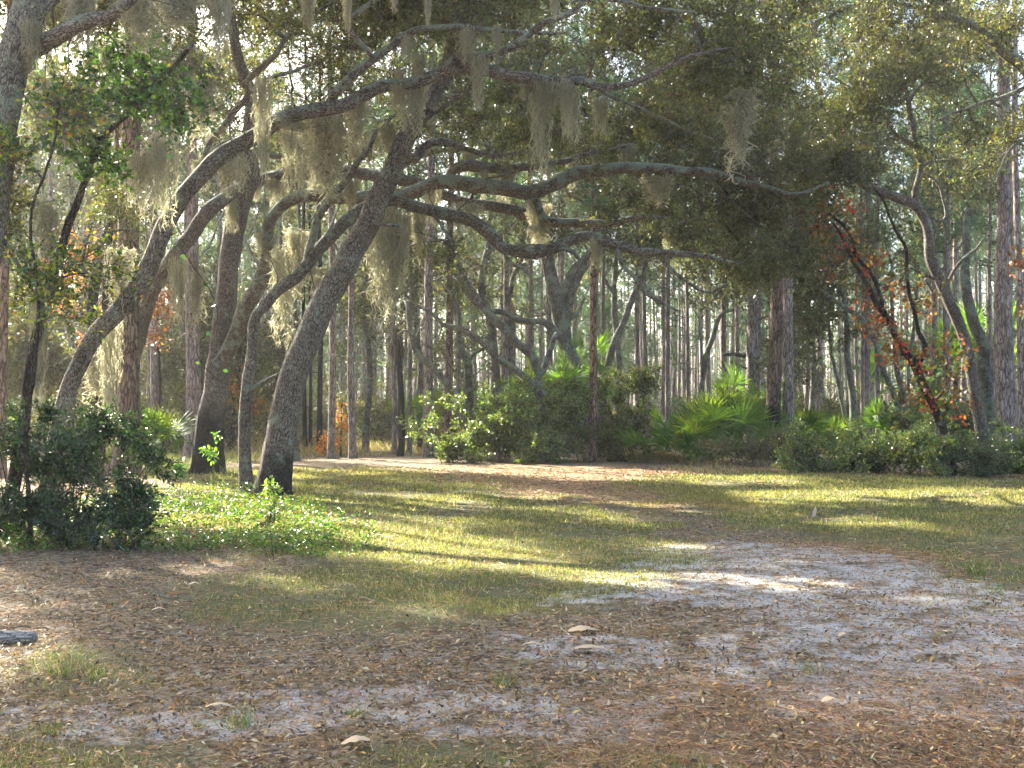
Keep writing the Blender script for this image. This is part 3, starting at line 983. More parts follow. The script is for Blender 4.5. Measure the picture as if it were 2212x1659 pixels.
oak('oak_tree', 'curved oak rising from behind the big left pine and spreading right', (245, 1000, 26), [
    ('trunk', [(262, 985, 30, 30), (272, 860, 29.5, 30), (288, 770, 29, 32), (315, 680, 28, 30), (342, 608, 27.5, 28), (369, 562, 27, 30), (415, 505, 27, 32), (448, 460, 27, 32), (495, 420, 27.4, 28), (545, 395, 29.4, 26),
               (610, 378, 29.4, 26), (690, 370, 29, 26), (760, 372, 28.5, 26), (822, 380, 28, 26), (880, 392, 27.6, 25), (924, 405, 27.4, 25), (975, 428, 27.2, 22), (1027, 442, 27, 22), (1095, 452, 27, 24), (1146, 466, 27, 24), (1191, 480, 27, 22), (1249, 482, 27, 19), (1317, 482, 27, 17), (1400, 470, 27, 12), (1520, 490, 27, 6)]),
    ('limb', [(930, 402, 27.4, 20), (962, 396, 27.3, 20), (975, 372, 27.2, 22), (1000, 360, 27, 24), (1044, 360, 27, 24), (1090, 362, 27, 20), (1146, 357, 27, 17), (1200, 352, 27, 13), (1270, 335, 27, 9), (1370, 310, 27, 5)]),
    ('limb', [(845, 385, 27.9, 14), (870, 355, 27.8, 12), (930, 330, 27.5, 12), (1000, 325, 27.3, 9), (1100, 345, 27, 6)]),
    ('limb', [(1010, 440, 27, 9), (1040, 395, 26.9, 7), (1110, 372, 26.8, 6), (1180, 345, 26.8, 4)]),
], 'oak', crowns=[((-6, 30, 13.2), (4, 3.5, 1.6), 150, 1.6), ((-2, 31, 13.8), (3.2, 3, 1.4), 100, 1.6), ((-10, 32, 14.5), (4, 3, 1.6), 110, 1.6), (1150, 300, 31, 220, 80, 2, 100, 1.2), (900, 290, 31.5, 150, 90, 2, 50, 1.2), (1400, 440, 29, 140, 50, 1.5, 50, 1.15)], pal_=OAKD)  # first three crowns added, mostly above the frame, to shade the right grass

# near left edge: trunk leaving the frame, and the vine covered slender tree
oak('oak_tree', 'thick mossy oak trunk cut off by the upper left corner of the photo', (-60, 900, 13.5), [
    ('trunk', [(-90, 1150, 13.5, 95), (-70, 800, 13.5, 85), (-30, 480, 13.5, 78), (-5, 300, 13.5, 74), (22, 160, 13.5, 70), (50, 60, 13.5, 62), (75, -40, 13.5, 52), (110, -160, 13.6, 44)]),
    ('limb', [(55, 110, 13.5, 50), (85, 100, 13.4, 42), (130, 78, 13.3, 36), (190, 45, 13.2, 33), (225, 35, 13.1, 28), (262, 12, 13, 18), (300, -10, 12.9, 12)]),
    ('limb', [(75, -40, 13.5, 40), (60, -160, 14.5, 30), (-60, -260, 16.5, 22), (-200, -330, 18.5, 12)]),
    ('limb', [(60, 60, 13.5, 30), (180, -60, 13.8, 22), (420, -120, 14.2, 16), (700, -160, 14.8, 10)]),
], 'oak_pale', crowns=[(-40, 420, 14, 90, 130, 1.2, 22, 1), ((-8.5, 16.5, 9.2), (3.2, 3, 1.2), 220, 1.5), ((-12, 19, 10.5), (3.2, 3, 1.5), 150, 1.6), ((-13.5, 16, 9.8), (3, 2.5, 1.2), 200, 1.7), ((-10.6, 14.8, 8.3), (2.2, 1.6, .8), 100, 1.5), ((-15.5, 21.5, 11), (3.4, 3, 1.5), 130, 1.7), ((-5.5, 15, 8.8), (2.5, 2.5, .8), 90, 1.4)])  # world-coordinate crowns and upper limbs added out of view to shade the foreground

oak('young_oak', 'slender crooked lichen-blotched trunk with glossy bright green leaves up high', (25, 1110, 14), [
    ('trunk', [(22, 1110, 14, 30), (40, 990, 14, 27), (58, 880, 14, 24), (78, 740, 14, 22), (100, 640, 14, 19), (128, 560, 14, 18), (150, 480, 14, 17), (175, 420, 14, 15), (195, 360, 14, 14), (212, 310, 14, 13),
               (265, 260, 14, 12), (300, 225, 14, 11), (345, 185, 14, 10), (385, 135, 14, 10), (415, 96, 14, 9)]),
    ('limb', [(205, 322, 14, 9), (165, 300, 13.9, 7), (120, 280, 13.9, 6), (95, 262, 13.8, 4)]),
    ('limb', [(60, 850, 14, 10), (95, 780, 14.1, 8), (75, 640, 14.2, 8), (40, 560, 14.3, 7), (0, 500, 14.4, 5)]),
], 'oak_dark', crowns=[(300, 200, 14, 120, 66, .6, 24, 1.4), (400, 240, 14, 60, 50, .5, 10, 1.4), (215, 360, 14, 60, 60, .5, 8, 1.4)], pal_=dict(base=(0.065, 0.13, 0.03), alts=((.3, (.13, .22, .04)), (.25, (.035, .075, .03)))),
    leafmat_='leaf_gloss', leafL=.062, leafW=.62, twigs=8, lpt=9, twig_len=.3, cut=False, cat='young oak')
oak('young_oak', 'sapling with yellow-green backlit leaves in front of the mossy corner trunk', (60, 1180, 13), [
    ('trunk', [(70, 1200, 13, 9), (60, 950, 13, 8), (90, 700, 13, 7), (60, 480, 13, 6), (110, 330, 13, 5), (130, 220, 13, 4)]),
    ('limb', [(80, 640, 13, 5), (130, 600, 13, 4), (190, 590, 13, 3)]),
], 'oak_dark', crowns=[(140, 240, 13, 60, 55, .5, 16, 1.4), (35, 330, 13, 60, 50, .5, 12, 1.3), (120, 640, 13, 90, 70, .5, 16, 1.3), (45, 560, 13, 60, 90, .5, 14, 1.2), (215, 540, 13, 40, 60, .4, 6, 1.3)],
    pal_=dict(base=(0.10, 0.14, 0.03), alts=((.3, (.24, .26, .04)), (.3, (.035, .09, .035)), (.04, (.4, .14, .03)))), leafmat_='leaf_gloss', leafL=.055, leafW=.5, twigs=8, lpt=8, twig_len=.3, cut=False, cat='young oak')

# ---- right hand side
oak('oak_tree', 'forked brown oak at the right with a limb reaching left over the bushes', (2126, 1015, 29), [
    ('trunk', [(2127, 1015, 29, 30), (2120, 933, 29, 27), (2106, 860, 29, 26), (2098, 800, 29, 25), (2088, 745, 29, 25), (2068, 690, 29, 25), (2040, 625, 29, 24), (2012, 560, 29, 23), (2005, 500, 29, 22), (1990, 458, 29, 22), (1977, 440, 29, 22),
               (1900, 416, 28.8, 20), (1868, 400, 28.6, 19), (1832, 376, 28.5, 17), (1798, 350, 28.4, 14), (1755, 338, 28.2, 10), (1690, 345, 28, 6)]),
    ('limb', [(1977, 438, 29, 18), (1979, 412, 29, 15), (1988, 375, 29, 14), (1987, 340, 29, 14), (1977, 310, 29, 13), (1970, 260, 29, 12), (1966, 215, 29, 11), (1955, 180, 29, 8), (1940, 130, 29, 6), (1950, 60, 29, 4)]),
    ('limb', [(1965, 217, 29, 9), (1983, 190, 29, 8), (2017, 162, 29, 7), (2060, 130, 29, 6), (2092, 112, 29, 5), (2140, 90, 29, 4)]),
    ('limb', [(1975, 315, 29, 10), (1945, 300, 28.9, 9), (1917, 273, 28.8, 8), (1905, 240, 28.7, 8), (1870, 210, 28.6, 6), (1832, 186, 28.5, 4)]),
    ('limb', [(1988, 362, 29, 6), (2015, 350, 29, 5), (2070, 350, 29.2, 4)]),
    ('limb', [(2045, 618, 29, 9), (2075, 570, 29, 7), (2105, 540, 29, 6), (2125, 515, 29, 4)]),
    ('limb', [(2035, 612, 29, 7), (1990, 590, 29, 6), (1965, 578, 29, 4)]),
    ('limb', [(2000, 480, 29, 6), (2040, 470, 29.5, 5), (2030, 400, 29.6, 5), (1990, 372, 29.7, 4)]),
], 'oak_plain', crowns=[(1830, 220, 28.5, 130, 120, 2, 120, 1.1), (2000, 150, 29, 150, 110, 2.2, 110, 1.1), (1760, 360, 28.3, 100, 60, 1.8, 70, 1.1), (1870, 90, 29, 200, 80, 2.4, 120, 1.1), (2080, 300, 29, 100, 60, 1.8, 28, 1.1)], pal_=dict(base=(0.075, 0.09, 0.03), alts=((.2, (.13, .14, .035)), (.15, (.11, .075, .035)))))

oak('oak_tree', 'grey green oak limb hanging in from the upper right corner', (2420, 1000, 22), [
    ('trunk', [(2420, 1090, 22, 44), (2400, 800, 22, 38), (2340, 450, 22, 34), (2280, 260, 22, 30), (2212, 150, 22, 26), (2167, 112, 22, 24), (2129, 78, 22, 20), (2088, 48, 22, 17), (2003, 26, 22, 13), (1950, 10, 22, 10), (1850, 8, 22, 7), (1760, 45, 22, 4)]),
    ('limb', [(2230, 185, 22, 12), (2160, 215, 22, 9), (2090, 235, 22, 7), (2020, 262, 22, 4)]),
    ('limb', [(2300, 330, 22, 10), (2210, 300, 22, 8), (2180, 330, 22, 6), (2140, 400, 22, 3)]),
], 'oak_pale', crowns=[(1950, 40, 22, 160, 70, 1.6, 60, 1), (2150, 50, 22, 100, 60, 1.6, 36, 1), (2200, 260, 22, 60, 80, 1.3, 16, 1)], pal_=dict(base=(0.09, 0.10, 0.035), alts=((.2, (.15, .16, .04)), (.2, (.12, .09, .05)))))

# turkey oak with red lobed leaves


def star_leaves(mb, C, D, L, col, mi=0):
    n = len(C)
    D = norm(D)
    S = norm(np.cross(D, randdir(n)))
    Nn = np.cross(S, D)
    prof = [(0, 0), (.28, .10), (.22, .30), (.40, .14), (.52, .42), (.62, .14), (.80, .26), (.78, .07), (1.0, 0)]
    pts = [(a, b) for a, b in prof] + [(a, -b) for a, b in prof[-2:0:-1]]
    V = np.stack([C + L[:, None] * (D * a + S * b + Nn * (abs(b) * .35 - a * a * .15)) for a, b in pts] + [C + L[:, None] * D * .5], 1)
    k = len(pts)
    b = np.arange(n)[:, None] * (k + 1)
    f = np.concatenate([b + np.array([[i, (i + 1) % k, k]]) for i in range(k)], 0)
    mb.add(V.reshape(-1, 3), f, None, col=np.repeat(col, k + 1, 0), mi=mi)


def turkey(label, base, stems, ells, mat='oak_dark', alts=None, cols=None, L=.15):
    root, sk = oak('turkey_oak', label, base, stems, mat, cat='turkey oak')
    mb = MB()
    for (u, v, D, ru, rv, rD, nb, npl) in ells:
        c = P(u, v, D)
        r = np.array([ru * D / F, rD, rv * D / F])
        for q in range(int(nb * 1.7)):
            p = c + randdir(1)[0] * rng.random() ** .4 * r
            i = int(np.argmin(np.linalg.norm(sk[:, :3] - p, axis=1)))
            a = sk[i, :3]
            t = np.linspace(0, 1, 6)[:, None]
            m = (a + p) / 2 + rng.normal(0, .1, 3)
            Cc = a * (1 - t) ** 2 + 2 * m * t * (1 - t) + p * t ** 2
            mb.tube(Cc, np.linspace(.012, .003, 6), sides=5, mi=1, cap=False)
            n = int(npl * 1.3)
            s = rng.random((n, 1)) * .45
            lc = p * (1 - s) + a * s * .3 + p * s * .7 + rng.normal(0, .12, (n, 3))
            k0 = cols[rng.integers(len(cols))]
            cc = np.array(k0) * (1 + .3 * rng.normal(size=(n, 1)).clip(-1.5, 1.5))
            dd = randdir(n)
            dd[:, 2] -= .4
            star_leaves(mb, lc, dd, L * (.6 + .6 * rng.random(n)), cc.clip(.01, .9))
    b = P(*base[:3])
    mb.build('crown', [M['red'], M['twig']], root, (b[0], b[1], float(gz(b[0], b[1]))))


REDS = [(.36, .05, .03), (.30, .09, .03), (.24, .10, .03), (.20, .10, .03), (.11, .12, .03), (.15, .14, .03), (.20, .09, .03), (.08, .10, .03), (.09, .045, .03), (.09, .10, .03)]
turkey('dark forked turkey oak with red and orange lobed leaves among the right bushes', (2052, 1040, 29), [
    ('trunk', [(2055, 1040, 28, 24), (2046, 965, 28, 22), (2030, 915, 28, 20), (2003, 848, 28, 19), (1988, 812, 28, 19), (1976, 783, 28, 20), (1958, 760, 28, 17), (1941, 742, 28, 16), (1917, 690, 28, 15), (1892, 655, 28, 13), (1872, 610, 28, 11), (1849, 575, 28, 9), (1832, 540, 28, 8), (1815, 500, 28, 6), (1790, 470, 28, 4)]),
    ('limb', [(1978, 785, 28, 13), (1990, 775, 28, 13), (1996, 745, 28, 12), (1982, 715, 28, 10), (1978, 690, 28, 9), (1965, 640, 28, 8), (1957, 590, 28, 8), (1955, 540, 28, 7), (1935, 495, 28, 6), (1912, 435, 28, 5), (1890, 410, 28, 3)]),
    ('limb', [(1905, 668, 28, 10), (1898, 640, 28.1, 9), (1883, 600, 28.2, 9), (1856, 557, 28.3, 8), (1832, 502, 28.4, 7), (1798, 466, 28.5, 6), (1760, 430, 28.6, 4)]),
    ('limb', [(1968, 772, 28, 8), (1945, 765, 28, 7), (1935, 762, 28, 5)]),
    ('limb', [(2015, 870, 28, 6), (2040, 840, 27.9, 5), (2045, 790, 27.8, 3)]),
], [(1800, 470, 28.3, 80, 60, 1, 12, 9), (1830, 560, 28.3, 90, 60, 1, 15, 9), (1900, 620, 28, 60, 70, 1, 10, 9), (1900, 700, 28, 70, 50, 1, 10, 9), (2000, 640, 28, 50, 60, .9, 9, 9), (1985, 780, 27.6, 90, 50, 1, 12, 8), (2030, 850, 27.8, 80, 40, .8, 11, 8),
    (1905, 745, 27.6, 50, 40, .6, 6, 8), (1770, 420, 28.4, 80, 60, 1, 10, 8), (2060, 770, 27.8, 40, 50, .8, 6, 7), (1860, 300, 28.4, 60, 30, .8, 4, 6), (2070, 880, 27.6, 50, 40, .6, 5, 6)], cols=REDS)
turkey('turkey oak at the right edge showing only a few orange leaves', (2290, 1010, 27), [
    ('trunk', [(2300, 1030, 27, 16), (2285, 850, 27, 14), (2262, 650, 27, 11), (2240, 560, 27, 8), (2215, 520, 27, 5)]),
], [(2205, 560, 27, 30, 35, .5, 5, 8), (2215, 650, 27, 30, 60, .5, 4, 7)], cols=REDS[1:5])
turkey('golden orange leaved turkey oak glowing behind the left shrub', (180, 1020, 33), [
    ('trunk', [(190, 1000, 33, 14), (200, 850, 33, 12), (190, 700, 33, 9), (180, 560, 33, 6), (200, 480, 33, 4)]),
], [(165, 610, 33, 70, 90, 1.4, 26, 14), (215, 700, 33, 50, 60, 1, 10, 12), (150, 520, 33, 60, 40, 1, 8, 12)], cols=[(.28, .15, .04), (.32, .22, .05), (.24, .09, .04), (.15, .16, .04), (.12, .13, .04)])
turkey('brown orange leaved small oak left of the charred oak', (345, 1000, 37), [
    ('trunk', [(350, 985, 37, 9), (345, 800, 37, 7), (340, 700, 37, 5), (345, 620, 37, 3)]),
], [(345, 660, 36, 35, 60, .8, 14, 12), (335, 730, 36, 30, 40, .7, 7, 10)], cols=[(.22, .10, .04), (.17, .08, .04), (.28, .17, .05)])
turkey('yellow orange leaved small oak seen between the two thin trunks', (505, 1000, 45), [
    ('trunk', [(498, 975, 45, 14), (505, 900, 45, 12), (515, 820, 45, 8), (520, 740, 45, 5)]),
], [(515, 860, 45, 35, 60, 1, 16, 14), (550, 870, 45, 40, 40, 1, 12, 12)], cols=[(.4, .28, .05), (.42, .18, .04), (.2, .2, .05), (.3, .25, .08)], L=.2)
turkey('slim orange and yellow sapling right behind the pale roadside pine', (735, 985, 40), [
    ('trunk', [(737, 978, 40, 4), (736, 900, 40, 3), (740, 865, 40, 2)]),
], [(737, 900, 40, 16, 50, .4, 12, 10), (735, 955, 40, 16, 30, .4, 6, 9)], cols=[(.5, .2, .04), (.4, .28, .05), (.22, .26, .05)], L=.14)
turkey('low orange leaved seedling left of the pale roadside pine', (700, 975, 40), [
    ('trunk', [(702, 980, 40, 3), (700, 940, 40, 2)]),
], [(702, 950, 40, 14, 26, .4, 8, 9), (692, 975, 40, 18, 8, .4, 4, 8)], cols=[(.55, .24, .04), (.5, .3, .06), (.5, .16, .04)], L=.14)

# ---- middle distance oaks behind the track
FO = dict(pal_=OAKF, leafmat_='leaf_far', leafL=.14, twigs=11, lpt=8, twig_len=.65)
oak('oak_tree', 'stout grey oak forking in a V behind the centre bushes', (1242, 930, 42), [
    ('trunk', [(1252, 930, 42, 44), (1242, 824, 42, 38), (1224, 745, 42, 33), (1214, 700, 42, 35), (1208, 655, 42, 38), (1194, 612, 42, 30), (1180, 560, 42, 28), (1168, 500, 42, 24), (1150, 420, 42, 18)]),
    ('limb', [(1214, 640, 42, 20), (1226, 610, 42, 19), (1238, 586, 42, 18), (1264, 556, 42, 17), (1290, 520, 42, 14), (1310, 440, 42, 10)]),
    ('limb', [(1222, 680, 42, 24), (1230, 648, 42, 20), (1249, 598, 42, 17), (1275, 565, 42, 14), (1300, 540, 42, 10)]),
    ('limb', [(1216, 735, 41.9, 20), (1198, 712, 41.8, 18), (1174, 697, 41.6, 15), (1129, 692, 41.4, 13), (1085, 674, 41.2, 12), (1050, 674, 41, 13), (1030, 655, 41, 13), (1012, 630, 41, 13), (990, 600, 41, 12), (955, 566, 41, 10), (930, 545, 41, 7)]),
    ('limb', [(1232, 690, 42, 10), (1250, 668, 42, 8), (1262, 640, 42, 5)]),
], 'oak_pale', crowns=[(1150, 500, 42, 120, 70, 2.5, 80, 1), (1290, 500, 42, 90, 70, 2.5, 60, 1), (950, 560, 41, 60, 40, 2, 34, 1)], **FO)
oak('oak_tree', 'low twisting oak in front of the V forked one with limbs reaching left', (1176, 930, 36.5), [
    ('trunk', [(1176, 960, 36.8, 20), (1175, 892, 36.8, 20), (1165, 855, 36.8, 19), (1150, 828, 36.8, 17), (1129, 810, 36.8, 15), (1100, 790, 36.8, 15), (1078, 776, 36.8, 14), (1060, 756, 36.8, 14), (1030, 730, 36.8, 14), (1003, 712, 36.8, 13), (975, 706, 36.8, 11), (955, 702, 36.8, 9), (940, 685, 36.8, 8), (915, 665, 36.8, 6), (880, 650, 36.8, 5)]),
    ('limb', [(1174, 860, 37, 17), (1163, 815, 37.4, 16), (1156, 780, 37.4, 20), (1146, 765, 37.5, 20), (1129, 752, 37.5, 19), (1108, 733, 37.5, 18), (1085, 705, 37.5, 17), (1060, 685, 37.5, 16), (1040, 660, 37.6, 13), (1000, 590, 37.7, 9)]),
    ('limb', [(1160, 820, 37.3, 14), (1172, 803, 37.6, 13), (1185, 770, 37.9, 13), (1196, 740, 38, 12), (1202, 720, 38.2, 10)]),
    ('limb', [(990, 708, 36.8, 8), (992, 680, 36.8, 6), (985, 650, 36.8, 5), (965, 620, 36.8, 4), (940, 600, 36.8, 3)]),
    ('limb', [(955, 700, 36.8, 5), (950, 720, 36.7, 4), (944, 735, 36.7, 3)]),
], 'oak_pale', crowns=[(960, 640, 37, 60, 40, 1.6, 24, 1), (900, 600, 37, 70, 50, 1.8, 40, 1)], **FO)
oak('oak_tree', 'bare leaning grey oak stem left of the centre bushes', (990, 870, 37.5), [
    ('trunk', [(1000, 900, 37.5, 14), (986, 858, 37.5, 14), (968, 838, 37.5, 14), (958, 820, 37.5, 15), (941, 800, 37.5, 14), (922, 782, 37.5, 14), (907, 769, 37.5, 13), (895, 748, 37.5, 12), (888, 715, 37.5, 13), (882, 690, 37.5, 9), (878, 650, 37.5, 7)]),
    ('limb', [(884, 718, 37.5, 7), (872, 714, 37.5, 6), (860, 722, 37.5, 4)]),
    ('limb', [(893, 745, 37.5, 6), (905, 715, 37.5, 4), (912, 690, 37.5, 3)]),
], 'oak_pale', crowns=[(870, 620, 37.5, 60, 50, 1.5, 24, 1)], **FO)
oak('oak_tree', 'small forked grey oak standing deep behind the bare leaning stem', (1013, 900, 46), [
    ('trunk', [(1013, 900, 46, 20), (1012, 824, 46, 18), (1008, 785, 46, 17), (996, 750, 46, 13), (990, 700, 46, 12), (985, 640, 46, 12), (995, 560, 46, 8)]),
    ('limb', [(1010, 780, 46, 10), (1025, 764, 46, 8), (1045, 752, 46, 7), (1058, 720, 46, 4)]),
], 'oak_far', crowns=[(1000, 590, 46, 90, 60, 2.5, 44, 1)], **FO)
oak('oak_tree', 'pale curving oak stem high behind the twisting oak', (1040, 900, 48), [
    ('trunk', [(1075, 900, 48, 18), (1072, 800, 48, 17), (1060, 700, 48, 17), (1042, 640, 48, 17), (1040, 600, 48, 18), (1050, 560, 48, 18), (1058, 520, 48, 17), (1060, 440, 48, 12)]),
    ('limb', [(1045, 580, 48, 9), (1010, 560, 48, 8), (985, 530, 48, 6), (990, 500, 48, 4)]),
], 'oak_pale', crowns=[(1050, 490, 48, 80, 60, 2.5, 50, 1)], **FO)
oak('oak_tree', 'thin grey oak with a knobbly bend between the V fork and the curving stem', (1100, 900, 50), [
    ('trunk', [(1105, 900, 50, 12), (1103, 780, 50, 12), (1098, 690, 50, 12), (1096, 655, 50, 12), (1104, 620, 50, 11), (1112, 590, 50, 10), (1125, 560, 50, 8), (1135, 500, 50, 6)]),
], 'oak_pale', crowns=[(1120, 510, 50, 60, 50, 2, 26, 1)], **FO)
oak('oak_tree', 'straight bare grey oak leaning right beyond the centre bushes', (1310, 900, 43), [
    ('trunk', [(1300, 900, 43, 17), (1312, 800, 43, 16), (1325, 745, 43, 15), (1349, 690, 43, 14), (1368, 640, 43, 14), (1384, 610, 43, 11), (1400, 560, 43, 7)]),
    ('limb', [(1380, 622, 43, 6), (1400, 640, 43, 5), (1430, 660, 43, 3)]),
], 'oak_pale', crowns=[(1400, 520, 43, 70, 50, 2, 40, 1)], **FO)
oak('oak_tree', 'thin oak with a bent broken top behind the big palmetto', (1512, 900, 44), [
    ('trunk', [(1508, 900, 44, 12), (1516, 830, 44, 11), (1524, 772, 44, 11), (1538, 730, 44, 11), (1549, 694, 44, 10), (1562, 676, 44, 8), (1586, 670, 44, 6)]),
    ('limb', [(1518, 790, 44, 5), (1516, 730, 44, 5), (1512, 690, 44, 4)]),
], 'oak_far', crowns=[(1560, 640, 44, 60, 40, 2, 22, 1)], **FO)
leaners = [
    ([(1948, 920, 42, 13), (1928, 848, 42, 13), (1903, 785, 42, 13), (1885, 722, 42, 12), (1850, 680, 42, 11), (1800, 648, 42, 9), (1775, 625, 42, 6)], 'curved oak stem arching left behind the red leaved turkey oak'),
    ([(1845, 935, 44, 17), (1842, 860, 44, 16), (1832, 780, 44, 12), (1828, 700, 44, 11), (1815, 600, 44, 8)], 'thick low oak stem at the far edge of the right bushes'),
    ([(1828, 930, 45, 10), (1815, 850, 45, 9), (1800, 780, 45, 8), (1790, 700, 45, 7), (1800, 600, 45, 5)], 'dark thin oak stem leaning left beside the thick low one'),
    ([(1958, 915, 43, 12), (1950, 850, 43, 11), (1938, 800, 43, 11), (1930, 700, 43, 9), (1925, 560, 43, 7)], 'upright oak stem crossing the foot of the curved one'),
    ([(1970, 910, 46, 9), (1962, 800, 46, 8), (1975, 700, 46, 8), (1985, 600, 46, 6)], 'thin brown stem deep between the turkey oak and the curved oak'),
    ([(2142, 960, 35, 30), (2132, 880, 35, 28), (2127, 800, 35, 27), (2122, 740, 35, 25), (2105, 700, 35, 25), (2092, 650, 35, 22), (2085, 560, 35, 18), (2095, 450, 35, 13)], 'stout grey oak directly behind the forked brown oak'),
]
for sp, lab in leaners:
    oak('oak_tree', lab, (sp[0][0], sp[0][1], sp[0][2]), [('trunk', sp)], 'oak_far', crowns=[(sp[-1][0], sp[-1][1] - 60, sp[-1][2], 70, 60, 2, 22, 1)], **FO)

# left background oaks
for sp, lab, cr in [
    ([(205, 960, 24, 36), (206, 900, 24, 30), (212, 850, 24, 24), (222, 780, 24, 20), (228, 700, 24, 18), (225, 620, 24, 15), (240, 500, 24, 10)], 'short hollow looking mossy oak stump trunk left of the big pine', [(235, 450, 24, 60, 60, 1.4, 24, 1)]),
    ([(200, 780, 26, 20), (197, 700, 26, 22), (200, 620, 26, 24), (215, 560, 26, 22), (240, 480, 26, 16), (300, 430, 26, 10)], 'dark oak stem rising among moss left of the big pine', [(260, 420, 26, 80, 60, 1.6, 30, 1)]),
]:
    oak('oak_tree', lab, (sp[0][0], sp[0][1], sp[0][2]), [('trunk', sp)], 'oak_dark', crowns=cr, pal_=OAKG)
bgoaks = [
    (600, 48, 'dull green oak mass behind the thin bent oak', [(600, 700, 46, 120, 150, 3, 165, 1.25), (650, 520, 46, 130, 110, 3, 135, 1.25)]),
    (790, 44, 'brown green oak crown hanging low left of the centre', [(780, 640, 43, 90, 95, 2.4, 225, 1.25), (880, 560, 43, 110, 80, 2.4, 150, 1.25)]),
    (395, 50, 'grey green oak thicket between the pines at the left', [(430, 760, 48, 90, 130, 3, 150, 1.25), (390, 560, 48, 110, 110, 3, 135, 1.25), (480, 880, 48, 70, 70, 2, 60, 1.25)]),
    (90, 44, 'light green oak foliage beyond the far left shrub', [(60, 760, 42, 110, 120, 3, 120, 1.25), (180, 420, 42, 160, 120, 3, 150, 1.25)]),
    (330, 46, 'mottled oak crown above the pair of grey pines', [(150, 250, 40, 150, 120, 2.5, 150, 1.4), (420, 150, 40, 140, 110, 2.5, 120, 1.4), (280, 560, 42, 160, 110, 2.5, 140, 1.4), (330, 330, 45, 140, 130, 3, 165, 1.25), (500, 300, 45, 110, 150, 3, 120, 1.25)]),
    (640, 36, 'mossy oak crown filling the sky gap behind the tall charred oak', [(620, 230, 36, 110, 110, 2, 70, 1.2), (760, 300, 35, 100, 100, 2, 70, 1.2), (800, 90, 36, 130, 80, 2, 70, 1.2)]),
    (260, 62, 'big spreading oak farthest back behind the upper left foliage', [(120, 330, 60, 200, 200, 4, 200, 1.8), (420, 350, 60, 200, 220, 4, 240, 1.8), (620, 420, 60, 120, 140, 4, 90, 1.8)]),
    (900, 52, 'pale olive oak high behind the leaning trunk', [(880, 300, 50, 190, 130, 3.5, 290, 1.4), (760, 130, 50, 170, 100, 3, 220, 1.4), (1080, 200, 50, 200, 140, 3.5, 320, 1.4), (560, 120, 50, 130, 100, 3, 110, 1.4)]),
    (1330, 52, 'olive oak crown filling the gap under the long limb', [(1330, 330, 50, 180, 130, 3.5, 225, 1.25), (1500, 520, 50, 130, 70, 3, 75, 1.25), (1500, 200, 50, 180, 130, 3, 180, 1.25)]),
    (1700, 50, 'dull oak crown behind the two front pines at right', [(1700, 500, 48, 130, 130, 3, 165, 1.25), (1640, 300, 48, 150, 140, 3, 165, 1.25)]),
    (150, 38, 'sunlit light green oak behind the dark narrow leaved shrubs', [(130, 740, 34, 130, 110, 2.5, 150, 1.2), (20, 840, 33, 80, 80, 2, 60, 1.2)]),
    (470, 55, 'thicket like oak far behind the charred oak', [(420, 860, 50, 110, 80, 3, 90, 1.3), (600, 850, 52, 110, 70, 3, 70, 1.3)]),
    (1750, 47, 'drooping thin leaved oak right of the grey pine pair', [(1760, 640, 44, 80, 120, 2.5, 90, 1.2), (1700, 760, 43, 60, 70, 2, 36, 1.2)]),
    (1060, 58, 'feathery oak far behind the twisting oak limbs', [(1080, 640, 55, 150, 110, 3, 60, 1.3), (950, 780, 55, 110, 80, 3, 50, 1.3)]),
    (2020, 55, 'thin leaved oak far back at the upper right', [(2050, 420, 52, 150, 110, 3, 69, 1.25), (1850, 300, 52, 150, 110, 3, 75, 1.25)]),
]
for u, D, lab, cr in bgoaks:
    oak('oak_tree', lab, (u, 940, D), [('trunk', [(u, 940, D, 15), (u + 8, 800, D, 13), (u - 4, 650, D, 12), (u + 6, 500, D, 8), (u, 380, D, 5)]),
                                     ('limb', [(u, 640, D, 8), (u - 50, 560, D, 6), (u - 90, 480, D, 4)]), ('limb', [(u, 600, D, 7), (u + 60, 520, D, 5), (u + 100, 430, D, 3)])],
        'oak_far', crowns=cr, **FO)

# the out-of-frame shade crowns are added to the left oaks above
exec_later = []

